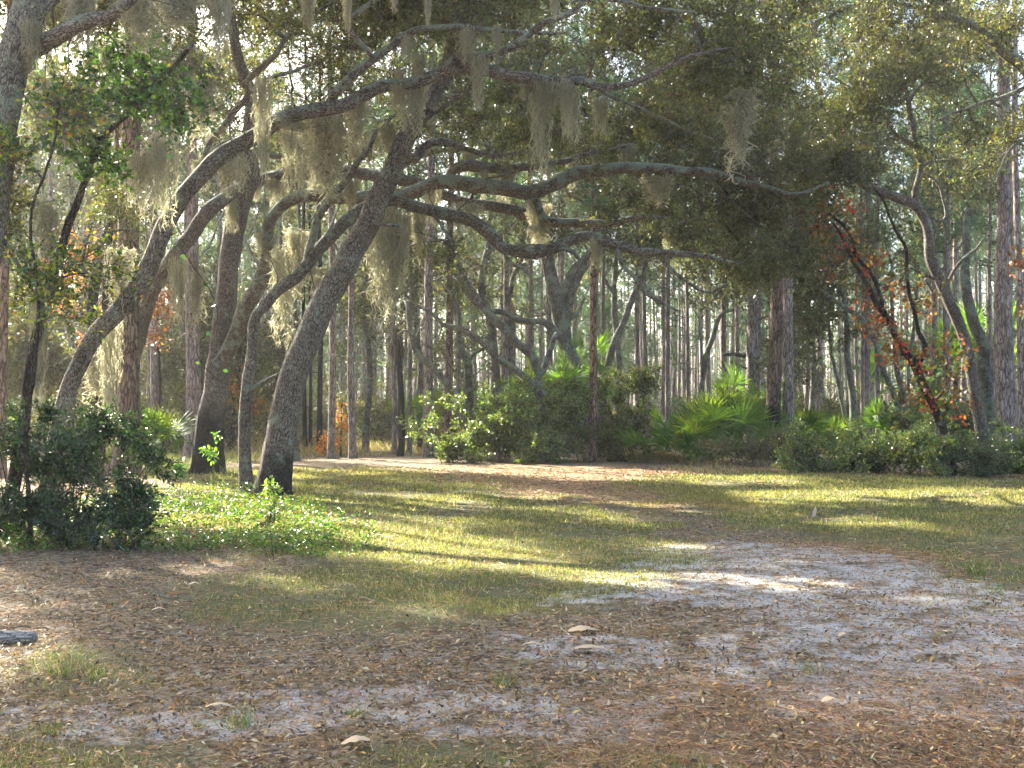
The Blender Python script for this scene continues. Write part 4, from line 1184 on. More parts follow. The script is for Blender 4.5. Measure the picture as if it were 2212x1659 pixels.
# ------------------------------------------------------------------ pines
def pine_crown(H, c0, R, ntuft, seed, needles=12, nl=.32, nw=.03, off=None):
    r = np.random.default_rng(seed)
    mb = MB()
    nb = int(ntuft / 14)
    for i in range(nb):
        f = (i + r.random()) / nb
        z = c0 + (H - c0) * f
        prof = R * (math.sin(min(1, (1.08 - f) * 1.25) * math.pi / 2)) * (.55 + .45 * min(1, f * 4)) * (.6 + .5 * r.random())
        az = r.random() * 6.283
        d = np.array([math.cos(az), math.sin(az), .25 + .5 * f])
        n = 5
        t = np.linspace(0, 1, n)[:, None]
        C = np.array([0, 0, z]) + d * prof * t + np.array([0, 0, .25]) * t ** 2 * prof * .5
        C[1:] += r.normal(0, .08, (n - 1, 3))
        if off is None or litcut(C + off, 0).mean() < .3:
            mb.tube(C, np.linspace(.035, .012, n), sides=4, mi=1, cap=False)
        k = 14
        tt = 1 - r.random(k) * .65
        fi = tt * (n - 1)
        i0 = np.clip(fi.astype(int), 0, n - 2)
        cc = C[i0] * (1 - (fi - i0)[:, None]) + C[i0 + 1] * (fi - i0)[:, None] + r.normal(0, .22, (k, 3))
        rep = np.repeat(np.arange(k), needles)
        q = r.normal(size=(len(rep), 3))
        q[:, 2] += .5
        q = norm(q)
        cl = np.array([[.085, .145, .070]]) * (1 + .25 * r.normal(size=(k, 1)).clip(-1.5, 2))
        cl[r.random(k) < .12] = (.15, .11, .05)
        if off is not None:
            ok = ~litcut(cc[rep] + off)
            rep, q = rep[ok], q[ok]
        mb.blades(cc[rep], q, nl * (.7 + .5 * r.random(len(rep))), nw, cl[rep], bend=.2, seg=1)
    return mb.mesh('crown', [M['needle'], M['twig']])


def pine_trunk(H, r0, seed, mat='pine', dead=7, lean=.25):
    r = np.random.default_rng(seed)
    mb = MB()
    n = 22
    t = np.linspace(0, 1, n) ** 1.2
    ox, oy = r.random(2) * 50
    pts = np.stack([(fbm(t * 3 + ox, t * 0, 2) - .5) * lean, (fbm(t * 3 + oy, t * 0 + 9, 2) - .5) * lean, t * H - .1], -1)
    pts[:, :2] -= pts[0, :2]
    rad = r0 * (1 - .72 * t) * (1 + .25 * np.exp(-t * H / .3))
    mb.tube(pts, rad, sides=12, wob=.05)
    for i in range(dead):
        z = H * (.18 + .4 * r.random())
        az = r.random() * 6.283
        L = .4 + 1.3 * r.random()
        a = np.array([0, 0, z])
        b = a + L * np.array([math.cos(az), math.sin(az), r.normal() * .25])
        m = (a + b) / 2 + np.array([0, 0, .1 * L])
        mb.tube(np.array([a, m, b]), np.array([.022, .014, .005]), sides=4, cap=False)
    return mb.mesh('trunk', [M[mat]])


CROWNS = [pine_crown(22, 11.5, 2.6, 760, 1), pine_crown(20, 10, 2.3, 680, 2), pine_crown(24, 13.5, 2.8, 760, 3), pine_crown(18, 7.5, 2.2, 640, 4)]
CH = [22, 20, 24, 18]
TRK = [pine_trunk(CH[i], 1.0 * .15, 20 + i) for i in range(4)]
YOUNG = [pine_crown(9, 2.0, 1.6, 420, 11, nl=.32), pine_crown(12, 3.5, 1.9, 480, 12, nl=.32)]
YTRK = [pine_trunk(9, .07, 31, dead=3), pine_trunk(12, .09, 32, dead=4)]


def add_obj(name, me, parent):
    o = bpy.data.objects.new(name, me)
    COL.objects.link(o)
    o.parent = parent
    return o


def pine(x, y, diam, label, group=None, variant=0, mat=None, hscale=1.0, young=False, rz=None):
    z = float(gz(x, y))
    root = thing('pine_tree', (x, y, z), label, 'pine tree', group, rz=rng.random() * 6.28 if rz is None else rz)
    if young:
        k = variant % 2
        add_obj('trunk', YTRK[k], root)
        add_obj('crown', YOUNG[k], root)
        root.scale = (hscale,) * 3
        return root
    k = variant % 4
    if mat:
        tm = pine_trunk(CH[k], diam / 2, int(x * 10 + 999), mat=mat)
        t = add_obj('trunk', tm, root)
    else:
        t = add_obj('trunk', TRK[k], root)
        s = diam / 2 / .15
        t.scale = (s, s, 1)
    own = -24 < x < -4 and y < 62
    if own:
        root.rotation_euler = (0, 0, 0)
        cm = pine_crown(CH[k], (11.5, 10, 13.5, 7.5)[k], 2.4, 480, int(abs(x) * 10 + y * 31), off=np.array([x, y, z]))
    c = add_obj('crown', cm if own else CROWNS[k], root)
    if own:
        hscale = 1.0
    root.scale = (1, 1, hscale)
    return root


NP = [  # u, D, width px, label, material
    (274, 28, 62, 'massive scaly reddish grey pine at the left between mossy trunks', 'pine_red'),
    (3, 27, 26, 'dark pine trunk running up the left edge of the photo', 'pine_red'),
    (322, 44, 15, 'slimmer of the two grey pines standing side by side right of the massive pine', 'pine'),
    (337, 40, 25, 'thicker of the two grey pines standing side by side right of the massive pine', 'pine'),
    (415, 38, 38, 'smooth grey pine just left of the charred oak with moss draped before it', 'pine'),
    (237, 31, 16, 'brown pine trunk tucked close to the left side of the massive pine', 'pine_red'),
    (716, 38, 19, 'pale roadside pine with an orange sapling at its foot', 'pine'),
    (762, 38, 19, 'second pale roadside pine right of the orange sapling', 'pine'),
    (852, 42, 13, 'slim grey pine just left of the black burnt palm stem', 'pine'),
    (884, 42, 11, 'slim grey pine just right of the black burnt palm stem', 'pine'),
    (926, 39, 25, 'stout grey pine at the left end of the centre bushes', 'pine'),
    (969, 41, 22, 'reddish pine crossed by the bare leaning oak stem', 'pine_red'),
    (991, 48, 12, 'thin pale pine immediately right of the reddish one', 'pine'),
    (1107, 55, 13, 'grey pine seen through the twisting oak limbs', 'pine'),
    (1191, 52, 17, 'grey pine straight behind the V forked oak', 'pine'),
    (1281, 35, 21, 'brown red pine rising out of the centre bushes', 'pine_red'),
    (1293, 50, 12, 'thin pine half hidden behind the brown red one', 'pine'),
    (1306, 48, 12, 'pale pine with a dark foot right of the brown red one', 'pine'),
    (1377, 50, 13, 'slim pine behind the right end of the centre bushes', 'pine'),
    (1399, 46, 13, 'straight sunlit pine right of the leaning grey oak', 'pine'),
    (1442, 44, 13, 'sunlit pine left of the big palmetto', 'pine'),
    (1487, 50, 11, 'slim pine standing just behind the big palmetto left side', 'pine'),
    (1531, 56, 12, 'pine behind the thin bent oak by the palmetto', 'pine'),
    (1564, 50, 18, 'grey pine rising behind the middle of the big palmetto', 'pine'),
    (1624, 43, 38, 'tall thick pine with broken branch stubs behind the palmetto', 'pine'),
    (1668, 36, 39, 'brown pine with charred foot and sunlit left edge beside the palmetto', 'pine_char'),
    (1703, 37, 29, 'grey pine close on the right of the charred foot pine', 'pine'),
    (1741, 48, 15, 'slim pine above the small palmetto at right', 'pine'),
    (1767, 50, 13, 'thin bright edged pine further right of the small palmetto', 'pine'),
    (1897, 44, 13, 'slim grey pine rising from the grass behind the right bushes', 'pine'),
    (1863, 46, 11, 'narrow pine by the snapped leaning stick behind the right bushes', 'pine'),
    (2047, 42, 21, 'grey pine right behind the red leaved turkey oak', 'pine'),
    (2081, 55, 15, 'pine between the turkey oak and the forked brown oak', 'pine'),
    (2177, 34, 50, 'very thick pale pine with sunlit left side at the right edge', 'pine'),
    (2207, 31, 20, 'pine cut by the right border beside the very thick pale one', 'pine'),
    (2148, 46, 14, 'thin pine close left of the very thick pale one', 'pine'),
    (570, 60, 9, 'thin bright pine between the bent oak and the leaning oak', 'pine'),
    (600, 70, 8, 'thin pine behind the tan grass left of the leaning oak', 'pine'),
    (660, 45, 11, 'blackened slim pine right of the leaning oak', 'black'),
    (671, 47, 9, 'black pine stem second in the blackened trio', 'black'),
    (690, 44, 14, 'thickest blackened pine left of the pale roadside pine', 'black'),
]
for i, (u, D, wp, lab, mt) in enumerate(NP):
    p = P(u, 900, D)
    near = wp > 17 or mt != 'pine'
    pr = pine(p[0], D, wp * D / F * .9, lab, variant=i, mat=mt if near else None, hscale=1.0)
    if 'broken branch stubs' in lab:
        pr.rotation_euler = (0, 0, 0)
        for (ua, va, ub, vb, wa) in ((1610, 768, 1562, 766, 9), (1612, 796, 1578, 780, 6), (1640, 690, 1668, 680, 5)):
            q = MB()
            a_, b_ = P(ua, va, 42.8), P(ub, vb, 42.5)
            q.tube(np.array([a_, (a_ + b_) / 2 + [0, 0, .03], b_]), np.array([wa * .6, wa * .45, wa * .4]) * 42 / F, sides=7)
            q.build('branch_stub', M['oak_plain'], pr, tuple(pr.location))
# broken stub on thick pine: own branch
taken = [(u, wp) for (u, D, wp, _, _) in NP]
cnt = 0
pts = []
tries = 0
while cnt < 245 and tries < 20000:
    tries += 1
    D = 46 + 80 * rng.random() ** .8
    u = -60 + 2330 * rng.random()
    x = (u - CU) / F * D
    if any((x - a) ** 2 + (D - b) ** 2 < 2.6 ** 2 for a, b in pts):
        continue
    # the far pines stand thinner on the left where the track runs out
    if 560 < u < 700 and D < 75:
        continue
    if D < 75 and any(abs(u - a) < b * .5 + 3 for a, b in taken):
        continue
    cz = np.array([[x, D, h_] for h_ in (12., 15., 18.)])
    cg = cz[:, :2] - SUN[:2] / SUN[2] * cz[:, 2:3]
    if any(inpoly(cg[:, 0], cg[:, 1], p).any() for p in LIT2 + LIT[:1]) and rng.random() < .8:
        continue
    pts.append((x, D))
    v = int(rng.integers(4))
    dm = .19 + .17 * rng.random()
    pine(x, D, dm, 'thin grey pine among many alike in the far woods', group='slender pines in the far woods', variant=v, hscale=.9 + .25 * rng.random())
    cnt += 1
for i in range(58):
    D = 62 + 66 * rng.random()
    u = -50 + 2310 * rng.random()
    pine((u - CU) / F * D, D, 0, 'young bushy green pine under the tall far pines', group='young pines in the far woods', variant=i, hscale=.8 + .5 * rng.random(), young=True)
# everything beyond
mb = MB()
n = 1500
D = 130 + 150 * rng.random(n)
x = (rng.random(n) * 2 - 1) * D * .55
z = np.zeros(n)
mb.prisms(np.stack([x, D, z - .2], -1), np.stack([x + rng.normal(0, .4, n), D, z + 17], -1), .2, .1, mi=1)
n = 42000
D = 130 + 150 * rng.random(n)
x = (rng.random(n) * 2 - 1) * D * .55
z = 1 + 21 * rng.random(n) ** .8
k = fbm(x * .25, z * .35 + D * .1, 3) > .5
x, D, z = x[k], D[k], z[k]
n = len(x)
mb.leaves(np.stack([x, D, z], -1), randdir(n), randdir(n), 1.1, .5, pal(n, (.12, .17, .10), .3), mi=0)
tag(mb.build('distant_woods', [M['needle'], M['pine']]), 'hazy pine woods closing the view beyond the trunks', 'woods', kind='stuff')

# black burnt palm stem
mb = MB()
p = P(864, 970, 40)
sp = limb_pts([(868, 960, 40, 15), (866, 850, 40, 14), (862, 780, 40, 14), (860, 735, 40, 15)])
S = spline(np.vstack([[p[0], 40, -.1, .14], sp]), .3)
root = thing('burnt_palm', (p[0], 40, 0), 'black burnt palm stem with drooping dead fronds in the far left woods', 'palm')
mb.tube(S[:, :3], S[:, 3], sides=10, wob=.1)
mb.build('trunk', M['black'], root, (p[0], 40, 0))
mb = MB()
n = 160
top = S[-1, :3]
c = top + rng.normal(0, .12, (n, 3))
d = rng.normal(size=(n, 3)) * np.array([.12, .12, .1]) + np.array([0, 0, -1])
mb.blades(c, d, .6 + .6 * rng.random(n), .04, pal(n, (.12, .095, .07), .3), bend=.12)
mb.build('dead_fronds', M['litter'], root, (p[0], 40, 0))

# ------------------------------------------------------------------ palmettos
FR = []
for k in range(4):
    r = np.random.default_rng(50 + k)
    mb = MB()
    # petiole along +Y, fan in the XY plane at its end
    Lp = .75
    t = np.linspace(0, 1, 6)[:, None]
    pet = np.hstack([0 * t, t * Lp, .12 * np.sin(t * 2)])
    mb.tube(pet, np.linspace(.012, .008, 6), sides=5, col=(.12, .2, .05), cap=False)
    m = 26
    a = np.radians(np.linspace(-105, 105, m)) + r.normal(0, .02, m)
    d = np.stack([np.sin(a), np.cos(a), .18 * np.cos(a * 1.5) + r.normal(0, .06, m)], -1)
    L = (.62 - .14 * np.abs(a) / 1.8) * (1 + .06 * r.normal(size=m))
    C = np.tile(pet[-1], (m, 1))
    S_ = norm(np.cross(d, np.array([0, 0, 1.0])))
    W = .042
    q = C + d * (L * .5)[:, None]
    e = C + d * L[:, None] - np.array([0, 0, 1]) * (L * .16 * r.random(m))[:, None]
    up = np.array([0, 0, .012])
    V = np.stack([C, q + S_ * W / 2, q - S_ * W / 2, q + up, e], 1).reshape(-1, 3)
    b = np.arange(m)[:, None] * 5
    f = np.concatenate([b + np.array([[0, 1, 3]]), b + np.array([[0, 3, 2]]), b + np.array([[1, 4, 3]]), b + np.array([[3, 4, 2]])], 0)
    cc = np.array((.085, .16, .045)) * (1 + .2 * r.normal(size=(m, 1))) * np.array([1 + .4 * (k == 3), 1, 1])
    mb.add(V, f, None, col=np.repeat(cc.clip(.01, 1), 5, 0))
    FR.append(mb.mesh('frond', [M['palm']]))


def palmetto(label, u, v, D, nf, size, group=None, spread=.35, stem_h=0.0, el=(15, 80), cat='palmetto'):
    p = P(u, v, D)
    z = float(gz(p[0], D))
    root = thing('palmetto', (p[0], D, z), label, cat, group)
    if stem_h > .3:
        mb = MB()
        mb.tube(np.array([[0, 0, -.1], [.05, 0, stem_h * .5], [0, .05, stem_h]]), np.array([.13, .11, .10]), sides=9, wob=.2)
        mb.build('trunk', M['oak_dark'], root)
    for i in range(nf):
        o = add_obj('frond', FR[int(rng.integers(4))], root)
        e = math.radians(el[0] + (el[1] - el[0]) * rng.random())
        o.rotation_mode = 'ZYX'
        o.rotation_euler = (e, rng.normal() * .5, rng.random() * 6.283)
        o.rotation_mode = 'XYZ'
        o.rotation_euler = (e, rng.normal() * .45, rng.random() * 6.283)
        s = size * (.75 + .5 * rng.random())
        o.scale = (s, s, s)
        o.location = (rng.normal() * spread, rng.normal() * spread, stem_h + .05 + abs(rng.normal()) * spread * .5)
    return root


palmetto('large bright saw palmetto clump left of the charred foot pine', 1560, 970, 35.5, 46, 1.45, spread=.55, el=(5, 75))
palmetto('left skirt of the big palmetto clump spreading over the tan grass', 1490, 985, 34.5, 26, 1.3, spread=.45, el=(-5, 50))
palmetto('tall palmetto growing behind the big clump against the thick pine', 1595, 950, 38, 26, 1.5, spread=.4, stem_h=.9, el=(0, 75))
palmetto('small dark palmetto right of the close pair of pines', 1748, 960, 37.5, 30, 1.25, spread=.35, el=(0, 70))
palmetto('palmetto with yellowing fronds behind the twisting oak', 1225, 930, 40, 34, 1.4, spread=.6, stem_h=1.6, el=(0, 75))
palmetto('palmetto fronds low behind the left of the twisting oak', 1120, 930, 40, 26, 1.3, spread=.5, stem_h=1.1, el=(0, 70))
palmetto('high palm head above the centre bushes right of the V forked oak', 1248, 920, 45, 26, 1.3, spread=.3, stem_h=3.0, el=(-20, 80))
palmetto('bright yellow green palmetto lit beside the massive left pine', 328, 960, 30, 22, 1.1, spread=.2, stem_h=.35, el=(10, 70))
palmetto('small palmetto low among the leaning oak stems at right', 1890, 930, 42, 16, 1.1, spread=.3, stem_h=.2)
palmetto('upright palmetto between the curved oak stem and the turkey oak', 2010, 930, 38, 12, 1.0, spread=.2, stem_h=.9)
palmetto('large pale cabbage palm head behind the forked brown oak', 2065, 930, 50, 16, 2.0, spread=.4, stem_h=3.0, el=(-30, 70), cat='palm')
palmetto('cabbage palm head behind the very thick pale pine', 2150, 930, 52, 14, 2.1, spread=.4, stem_h=4.0, el=(-30, 70), cat='palm')
palmetto('pale cabbage palm head left of the turkey oak fork', 1945, 930, 54, 12, 2.0, spread=.4, stem_h=3.0, el=(-30, 70), cat='palm')
palmetto('small palmetto in the gap left of the stout grey pine', 905, 930, 45, 16, 1.2, spread=.3, stem_h=.9)
for i, (u, D) in enumerate([(1775, 52), (1990, 56), (1450, 52), (740, 58), (1100, 56), (2120, 44), (60, 50), (1020, 62)]):
    palmetto('far palmetto clump under the pines', u, 930, D, 12, 1.2, group='far palmettos under the pines', stem_h=.1)

# ------------------------------------------------------------------ shrubs


def shrub(label, ells, base, pal_, leafL, n_st=7, mat='leaf_gloss', group=None, cat='shrub', name='shrub', lw=.5, cut=True, twl=.28, lpt=10, twigs=12, sr=.016):
    b = P(*base)
    loc = np.array([b[0], b[1], float(gz(b[0], b[1]))])
    root = thing(name, loc, label, cat, group)
    mb = MB()
    sk = []
    allc = []
    for e in ells:
        c = P(e[0], e[1], e[2])
        r = np.array([e[3] * e[2] / F, e[5], e[4] * e[2] / F])
        for i in range(n_st):
            foot = c + rng.normal(size=3) * r * .35
            foot[2] = float(gz(foot[0], foot[1])) - .03
            top = c + randdir(1)[0] * r * .75
            top[2] = max(top[2], .25)
            m = (foot + top) / 2 + rng.normal(size=3) * r * .15
            t = np.linspace(0, 1, 9)[:, None]
            C = foot * (1 - t) ** 2 + 2 * m * t * (1 - t) + top * t ** 2
            mb.tube(C, np.linspace(sr, .005, 9), sides=5, cap=False)
            sk.append(np.hstack([C, np.linspace(sr, .005, 9)[:, None]]))
    mb.build('stems', M['twig'], root, loc)
    q = MB()
    grow(q, np.vstack(sk)[2:], ells, pal_, leafL=leafL, leafW=lw, twigs=twigs, lpt=lpt, twig_len=twl, br=.006, cut=False)
    q.build('foliage', [M[mat], M['twig']], root, loc)
    return root


shrub('broad glossy green bush at the left of the centre thicket', [(1040, 930, 35.5, 105, 62, 1.2, 135, 1), (990, 965, 34.8, 65, 30, .8, 40, 1), (1090, 870, 35.8, 55, 45, .9, 60, 1)], (1040, 990, 35.5), BUSHG, .095)
shrub('glossy green bush at the foot of the twisting oak', [(1195, 930, 35, 60, 62, 1.0, 85, 1), (1185, 970, 34.2, 55, 26, .7, 45, 1), (1240, 870, 35.4, 45, 50, .8, 50, 1)], (1195, 990, 35), BUSHG, .095)
shrub('tall loose bush at the right end of the centre thicket', [(1330, 910, 36, 85, 90, 1.2, 115, 1), (1370, 840, 36.4, 40, 40, .8, 36, 1), (1290, 960, 35, 60, 35, .8, 50, 1)], (1330, 990, 36), dict(base=(.10, .13, .06), alts=((.2, (.15, .17, .06)), (.2, (.17, .13, .06)))), .095)
shrub('low bush with pale shining leaves before the charred foot pine', [(1590, 965, 33, 80, 32, .8, 60, .9)], (1590, 1000, 33), dict(base=(.14, .13, .07), alts=((.3, (.25, .17, .10)), (.2, (.08, .12, .04)))), .05)
shrub('bright low bush at the left end of the right hand row', [(1770, 990, 29.5, 75, 46, .8, 62, .9), (1720, 985, 30.5, 40, 40, .5, 16, .9)], (1770, 1035, 29.5), BUSHG, .095)
shrub('low bush in the middle of the right hand row', [(1880, 985, 29.5, 75, 52, .9, 66, .9), (1850, 940, 31, 30, 30, .5, 10, .9)], (1880, 1040, 29.5), BUSHG, .095)
shrub('taller bush wrapped round the foot of the turkey oak', [(1975, 965, 28.5, 75, 66, .9, 85, .9), (2030, 1000, 27.5, 50, 42, .7, 50, .9)], (1975, 1050, 28.5), BUSHG, .095)
shrub('dark bush around the foot of the forked brown oak', [(2095, 1005, 27.5, 60, 45, .8, 80, .9)], (2095, 1055, 27.5), dict(base=(.045, .075, .028), alts=((.2, (.11, .12, .03)),)), .05)
shrub('bush at the right border of the photo below the very thick pine', [(2190, 990, 28.5, 55, 50, .9, 80, .9)], (2190, 1040, 28.5), BUSHG, .095)
shrub('thin bush with tan grass between the bushes and the pair of pines', [(1690, 980, 32, 60, 35, .8, 50, .9)], (1690, 1015, 32), dict(base=(.08, .09, .04), alts=((.3, (.2, .14, .07)),)), .05)
# dark shrubs in the left foreground
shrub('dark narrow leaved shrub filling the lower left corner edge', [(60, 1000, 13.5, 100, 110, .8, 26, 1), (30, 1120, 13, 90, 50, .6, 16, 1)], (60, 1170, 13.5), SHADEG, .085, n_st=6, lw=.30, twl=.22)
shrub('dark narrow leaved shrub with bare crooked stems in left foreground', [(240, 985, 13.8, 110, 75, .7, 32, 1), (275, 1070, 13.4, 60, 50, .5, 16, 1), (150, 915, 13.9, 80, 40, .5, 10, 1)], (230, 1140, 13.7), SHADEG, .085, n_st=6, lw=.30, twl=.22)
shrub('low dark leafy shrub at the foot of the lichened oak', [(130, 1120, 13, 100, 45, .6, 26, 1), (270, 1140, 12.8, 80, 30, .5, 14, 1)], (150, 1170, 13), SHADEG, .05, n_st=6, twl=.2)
# seedlings
for lab, u, v, D, h, pl in [('bright green seedling in front of the charred oak foot', 464, 1022, 23, 62, dict(base=(.16, .30, .05))),
                            ('pale leaved seedling at the foot of the big leaning oak', 592, 1080, 19, 34, dict(base=(.22, .30, .10))),
                            ('pale green seedling left of the charred oak', 385, 1040, 19, 36, dict(base=(.12, .22, .09))),
                            ('bushy seedling standing in the sunlit ground cover', 590, 1160, 12.2, 55, dict(base=(.08, .14, .05), alts=((.2, (.3, .1, .05)),))),
                            ]:
    shrub(lab, [(u, v - h * .7, D, 14, h * .38, .12, 5, 1)], (u, v, D), pl, .11 if D > 15 else .055, n_st=1, name='seedling', cat='seedling', twigs=5, lpt=4, twl=.14, lw=.45, sr=.007)

# background shrub masses: a few variants, repeated
VAR = []
for k in range(4):
    mb = MB()
    sk = []
    for i in range(8):
        foot = np.array([rng.normal() * .3, rng.normal() * .3, -.05])
        top = np.array([rng.normal() * .8, rng.normal() * .6, .7 + .9 * rng.random()])
        t = np.linspace(0, 1, 7)[:, None]
        C = foot * (1 - t) + top * t
        mb.tube(C, np.linspace(.02, .006, 7), sides=4, cap=False, mi=1)
        sk.append(np.hstack([C, np.full((7, 1), .01)]))
    pl = [BUSHG, OAKF, dict(base=(.10, .12, .06), alts=((.3, (.22, .18, .10)),)), dict(base=(.20, .16, .09), alts=((.3, (.10, .12, .05)),))][k]
    grow(mb, np.vstack(sk)[2:], [((0, 0, .85), (1.3, .9, .8), 70, 1.5)], pl, leafL=.06, leafW=.45, twigs=9, lpt=11, twig_len=.3, br=.006, cut=False)
    VAR.append(mb.mesh('shrub', [M['leaf_far'], M['twig']]))
for i in range(120):
    D = 40 + 55 * rng.random() ** 1.2
    u = -60 + 2330 * rng.random()
    if 540 < u < 940 and D < 46:
        continue
    if 940 < u < 1460 and D < 42:
        continue
    o = bpy.data.objects.new('shrub', VAR[int(rng.integers(4))])
    COL.objects.link(o)
    x = (u - CU) / F * D
    o.location = (x, D, float(gz(x, D)))
    s = .7 + .6 * rng.random()
    o.scale = (s * 1.3, s, s)
    o.rotation_euler = (0, 0, rng.random() * 6)
    tag(o, 'loose shrub under the pines beyond the clearing', 'shrub', 'understory shrubs beyond the clearing')

# sunlit leafy ground cover on the left, tan tall grass behind
mb = MB()
cov = gpoly([(250, 1075), (420, 1050), (540, 1075), (640, 1090), (700, 1120), (830, 1180), (760, 1200), (600, 1200), (500, 1190), (300, 1190), (150, 1190), (-50, 1200), (-50, 1120)])
x, y = sample_view(150000, 10.5, 22)
k = (softmask(x, y, [cov], .05) > rng.random(len(x))) & (fbm(x * 1.5, y * 1.5, 3) > .42)
x, y = x[k], y[k]
n = len(x)
h = .25 * rng.random(n) ** 1.5 * (.4 + fbm(x * .8, y * .8 + 40, 2)) + .02
C = np.stack([x, y, gz(x, y) + h], -1)
D = randdir(n)
D[:, 2] *= .5
mb.leaves(C, D, norm(rng.normal(size=(n, 3)) * .5 + np.array([0, 0, 1])), .035 + .03 * rng.random(n), .024, pal(n, (.085, .16, .035), .3, ((.25, (.17, .25, .05)), (.15, (.04, .09, .03)), (.06, (.3, .14, .05)))))
tag(mb.build('leafy_ground_cover', M['leaf_gloss']), 'low leafy plants sunlit around the feet of the left oaks', 'ground cover', kind='stuff')
mb = MB()
for (uv, num, hh, cl) in (([(450, 985), (520, 950), (700, 945), (860, 960), (940, 985), (700, 985), (560, 1000)], 16000, .7, (.42, .34, .20)),
                         ([(1400, 1015), (1430, 985), (1700, 965), (1740, 1010), (1600, 1025)], 9000, .3, (.36, .27, .17)),
                         ([(1680, 950), (2300, 930), (2300, 985), (1700, 1000)], 20000, .9, (.28, .24, .14)),
                         ([(1500, 1000), (1300, 1000), (1250, 985), (1400, 980)], 6000, .45, (.35, .24, .13)),
                         ([(300, 1040), (330, 985), (560, 980), (520, 1040)], 8000, .4, (.22, .24, .10))):
    pp = np.array(gpoly(uv))
    lo, hi = pp.min(0), pp.max(0)
    x = lo[0] + (hi[0] - lo[0]) * rng.random(num * 2)
    y = lo[1] + (hi[1] - lo[1]) * rng.random(num * 2)
    k = (softmask(x, y, [pp], .02) > rng.random(len(x))) & (fbm(x * .9, y * .9, 3) > .45)
    x, y = x[k], y[k]
    n = len(x)
    D = np.stack([rng.normal(0, .6, n), rng.normal(0, .6, n), np.ones(n)], -1)
    mb.blades(np.stack([x, y, gz(x, y)], -1), D, hh * (.25 + .75 * rng.random(n) ** 2) * (.3 + 1.2 * vnoise(x * 1.3, y * 1.3)), .012, pal(n, cl, .3, ((.2, (.12, .14, .05)),)), bend=.35 * rng.random(n))
tag(mb.build('tall_dry_grass', M['grass']), 'tan dry grass fringing the clearing under the bushes', 'grass', kind='stuff')

# ------------------------------------------------------------------ Spanish moss


def moss_mesh(seed, n=70, wx=.5, length=1.0):
    r = np.random.default_rng(seed)
    mb = MB()
    for i in range(n):
        L = length * (.25 + .75 * r.random() ** 1.3)
        k = max(4, int(L / .055))
        t = np.linspace(0, 1, k)
        x0 = (.6 * (r.integers(5) - 2) * wx * .42 + r.normal() * wx * .13)
        y0 = r.normal() * .10
        ph = r.random(4) * 6.28
        x = x0 * (1 - .35 * t) + .030 * np.sin(t * L * 16 + ph[0]) * t ** .3 + .034 * r.normal(size=k)
        y = y0 + .030 * np.sin(t * L * 13 + ph[1]) * t ** .3 + .034 * r.normal(size=k)
        z = -t * L + .10 * r.random() - .05
        C = np.stack([x, y, z], -1)
        c = np.array((.40, .39, .29)) * (1 + .22 * r.normal())
        mb.prisms(C[:-1], C[1:], .0062, .0055, col=np.tile(c.clip(.05, .8), (k - 1, 1)))
        m = k * 3
        j = r.integers(0, k, m)
        d = r.normal(size=(m, 3))
        d[:, 2] -= .7
        mb.blades(C[j], d, .05 + .08 * r.random(m), .010, np.tile(c.clip(.05, .8), (m, 1)), bend=.5 * r.normal(size=m), seg=1)
    return mb.mesh('spanish_moss', [M['moss']])


